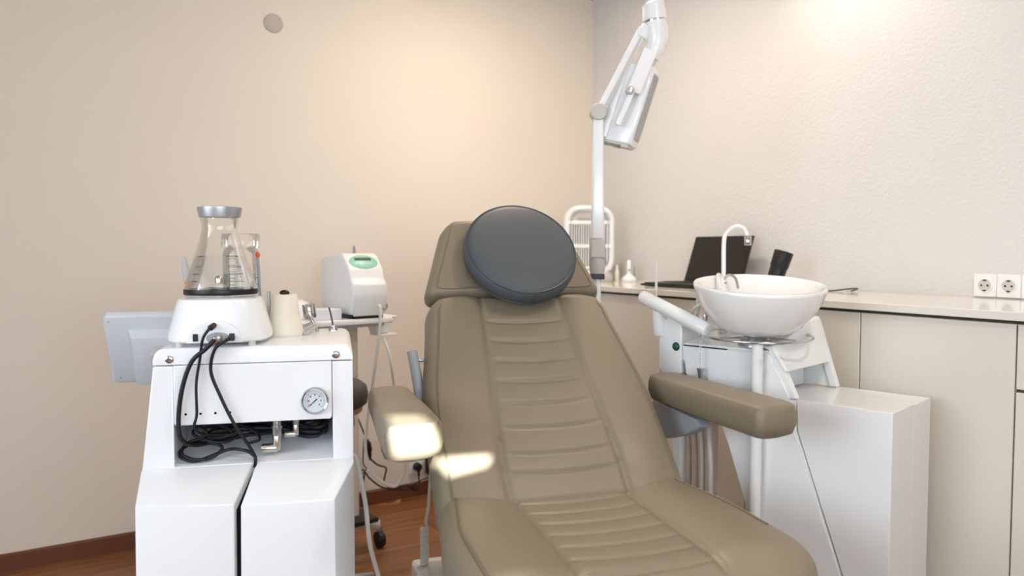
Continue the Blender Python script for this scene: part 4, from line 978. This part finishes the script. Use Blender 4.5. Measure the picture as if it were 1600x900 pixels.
# ------------------------------------------------------------------ examination lamp
LO = (-1.031, -1.3625, 0)
la = thing('examination_lamp', 'white articulated examination lamp on a tall pole behind the chair', 'lamp', LO, -31.7)
PXS = 2.5 / 1184
def L(px, py, y=0.0): return Vector(((px - 934.5) * PXS, y, 1.181 - (py - 393) * PXS))
obj('foot', lathe(new(), [(0, 0), (0.15, 0), (0.155, 0.006), (0.15, 0.018), (0.05, 0.03), (0.03, 0.05), (0, 0.05)], 40), M_WHITE_S, la)
obj('lower_pole', cyl(new(), (0, 0, 0.04), (0.0, 0, 1.115), 0.0125, 18), M_WHITE, la)
obj('clamp', bx((-0.022, -0.024, 1.096), (0.022, 0.024, 1.114), 0.003), M_BLACK, la)
gj = obj('height_joint', lathe(new(), [(0, 1.114), (0.022, 1.114), (0.0255, 1.125), (0.0265, 1.15), (0.0265, 1.20), (0.024, 1.232), (0, 1.232)], 28), M_LGREY, la)
obj('joint_cover', hexa(new(), [(-0.026, -0.029, 1.165), (0.026, -0.029, 1.165), (0.026, 0.01, 1.165), (-0.026, 0.01, 1.165), (-0.023, -0.026, 1.225), (0.023, -0.026, 1.225), (0.023, 0.01, 1.225), (-0.023, 0.01, 1.225)], 0.006), M_LGREY, gj)
pole = new(); hexa(pole, [(-0.020, -0.018, 1.225), (0.020, -0.018, 1.225), (0.020, 0.018, 1.225), (-0.020, 0.018, 1.225), (-0.017, -0.016, 1.625), (0.017, -0.016, 1.625), (0.017, 0.016, 1.625), (-0.017, 0.016, 1.625)], 0.006, 3)
obj('upper_pole', pole, M_WHITE, la)
kn = obj('knuckle', cyl(new(), (0, -0.026, 1.640), (0, 0.026, 1.640), 0.027, 28, 0.004), M_LGREY, la)
def bar(bm, a, b, wx, wy, w=0.004):
    a = Vector(a); b = Vector(b); d = (b - a).normalized(); s = d.cross(Vector((0, 1, 0))).normalized() * wx; q = Vector((0, 1, 0)) * wy
    return hexa(bm, [a - s - q, a + s - q, a + s + q, a - s + q, b - s - q, b + s - q, b + s + q, b - s + q], w)
obj('spring_arm', bar(new(), L(936, 176), L(1003, 48), 0.0155, 0.013, 0.004), M_WHITE, la)
obj('arm_rail', bar(new(), L(946, 165, -0.016), L(1000, 62, -0.016), 0.004, 0.004, 0.001), M_LGREY, la)
el = new()
tube(el, [L(1017, 6), L(1019, 14), L(1021, 36)], 0.036, 24, 4, radii=[0.026, 0.033, 0.037, 0.0385, 0.039])
obj('elbow', el, M_WHITE, la)
obj('elbow_ring', cyl(new(), L(1021, 35), L(1022, 38.5), 0.0365, 28), M_CHROME, la)
obj('elbow', tube(new(), [L(1021.5, 38), L(1025, 58), L(1023, 76), L(1016, 93)], 0.036, 24, 5, radii=[0.037, 0.037, 0.036, 0.034, 0.031, 0.027, 0.024]), M_WHITE, la)
obj('arm_socket', cyl(new(), L(1010, 44), L(1000, 62), 0.02, 20, 0.003), M_WHITE, la)
obj('swivel', cyl(new(), L(1017, 90), L(1013, 99), 0.021, 24, 0.002), M_CHROME, la)
# lamp head: long box seen obliquely, hanging down from the yoke
hdM = Matrix.Translation(L(984, 163, 0.012)) @ Matrix.Rotation(R(17.5), 4, 'Y') @ Matrix.Rotation(R(-28), 4, 'Z')
hp = [(-0.058, -0.032), (0.050, -0.038), (0.058, -0.030), (0.058, 0.032), (-0.046, 0.040), (-0.060, 0.03)]
lh = obj('lamp_head', prism(new(), hp, 'z', -0.132, 0.128, 0.006, 2), M_WHITE, la, 40)
lh.matrix_local = hdM
obj('side_shell', prism(new(), [(-0.064, -0.034), (-0.034, -0.044), (-0.026, -0.038), (-0.05, 0.03), (-0.064, 0.03)], 'z', -0.128, 0.124, 0.005, 2), M_WHITE, lh)
obj('end_cap', bx((-0.052, -0.030, -0.139), (0.050, 0.028, -0.131), 0.003), M_LGREY, lh)
obj('end_socket', bx((-0.016, -0.02, -0.143), (0.012, 0.012, -0.137), 0.002), M_GREY, lh)
obj('end_tab', bx((-0.058, -0.028, -0.144), (-0.034, 0.0, -0.136), 0.002), M_LGREY, lh)
obj('end_tab', bx((0.026, -0.030, -0.144), (0.052, 0.0, -0.136), 0.002), M_LGREY, lh)
obj('diffuser', bx((0.0585, -0.022, -0.11), (0.061, 0.026, 0.11), 0.001), M_FROST, lh)
yk = obj('yoke', bar(new(), L(1011, 86, -0.045), L(985, 150, -0.05), 0.022, 0.012, 0.004), M_WHITE, la)
obj('yoke_link', bar(new(), L(983, 148, -0.056), L(961, 199, -0.052), 0.0085, 0.008, 0.003), M_WHITE, la)
obj('tilt_knob', cyl(new(), L(979, 148, -0.075), L(979, 148, -0.05), 0.0135, 20, 0.003), M_LGREY, yk)
obj('knob_cap', cyl(new(), L(979, 148, -0.079), L(979, 148, -0.074), 0.008, 16, 0.001), M_STEEL, yk)
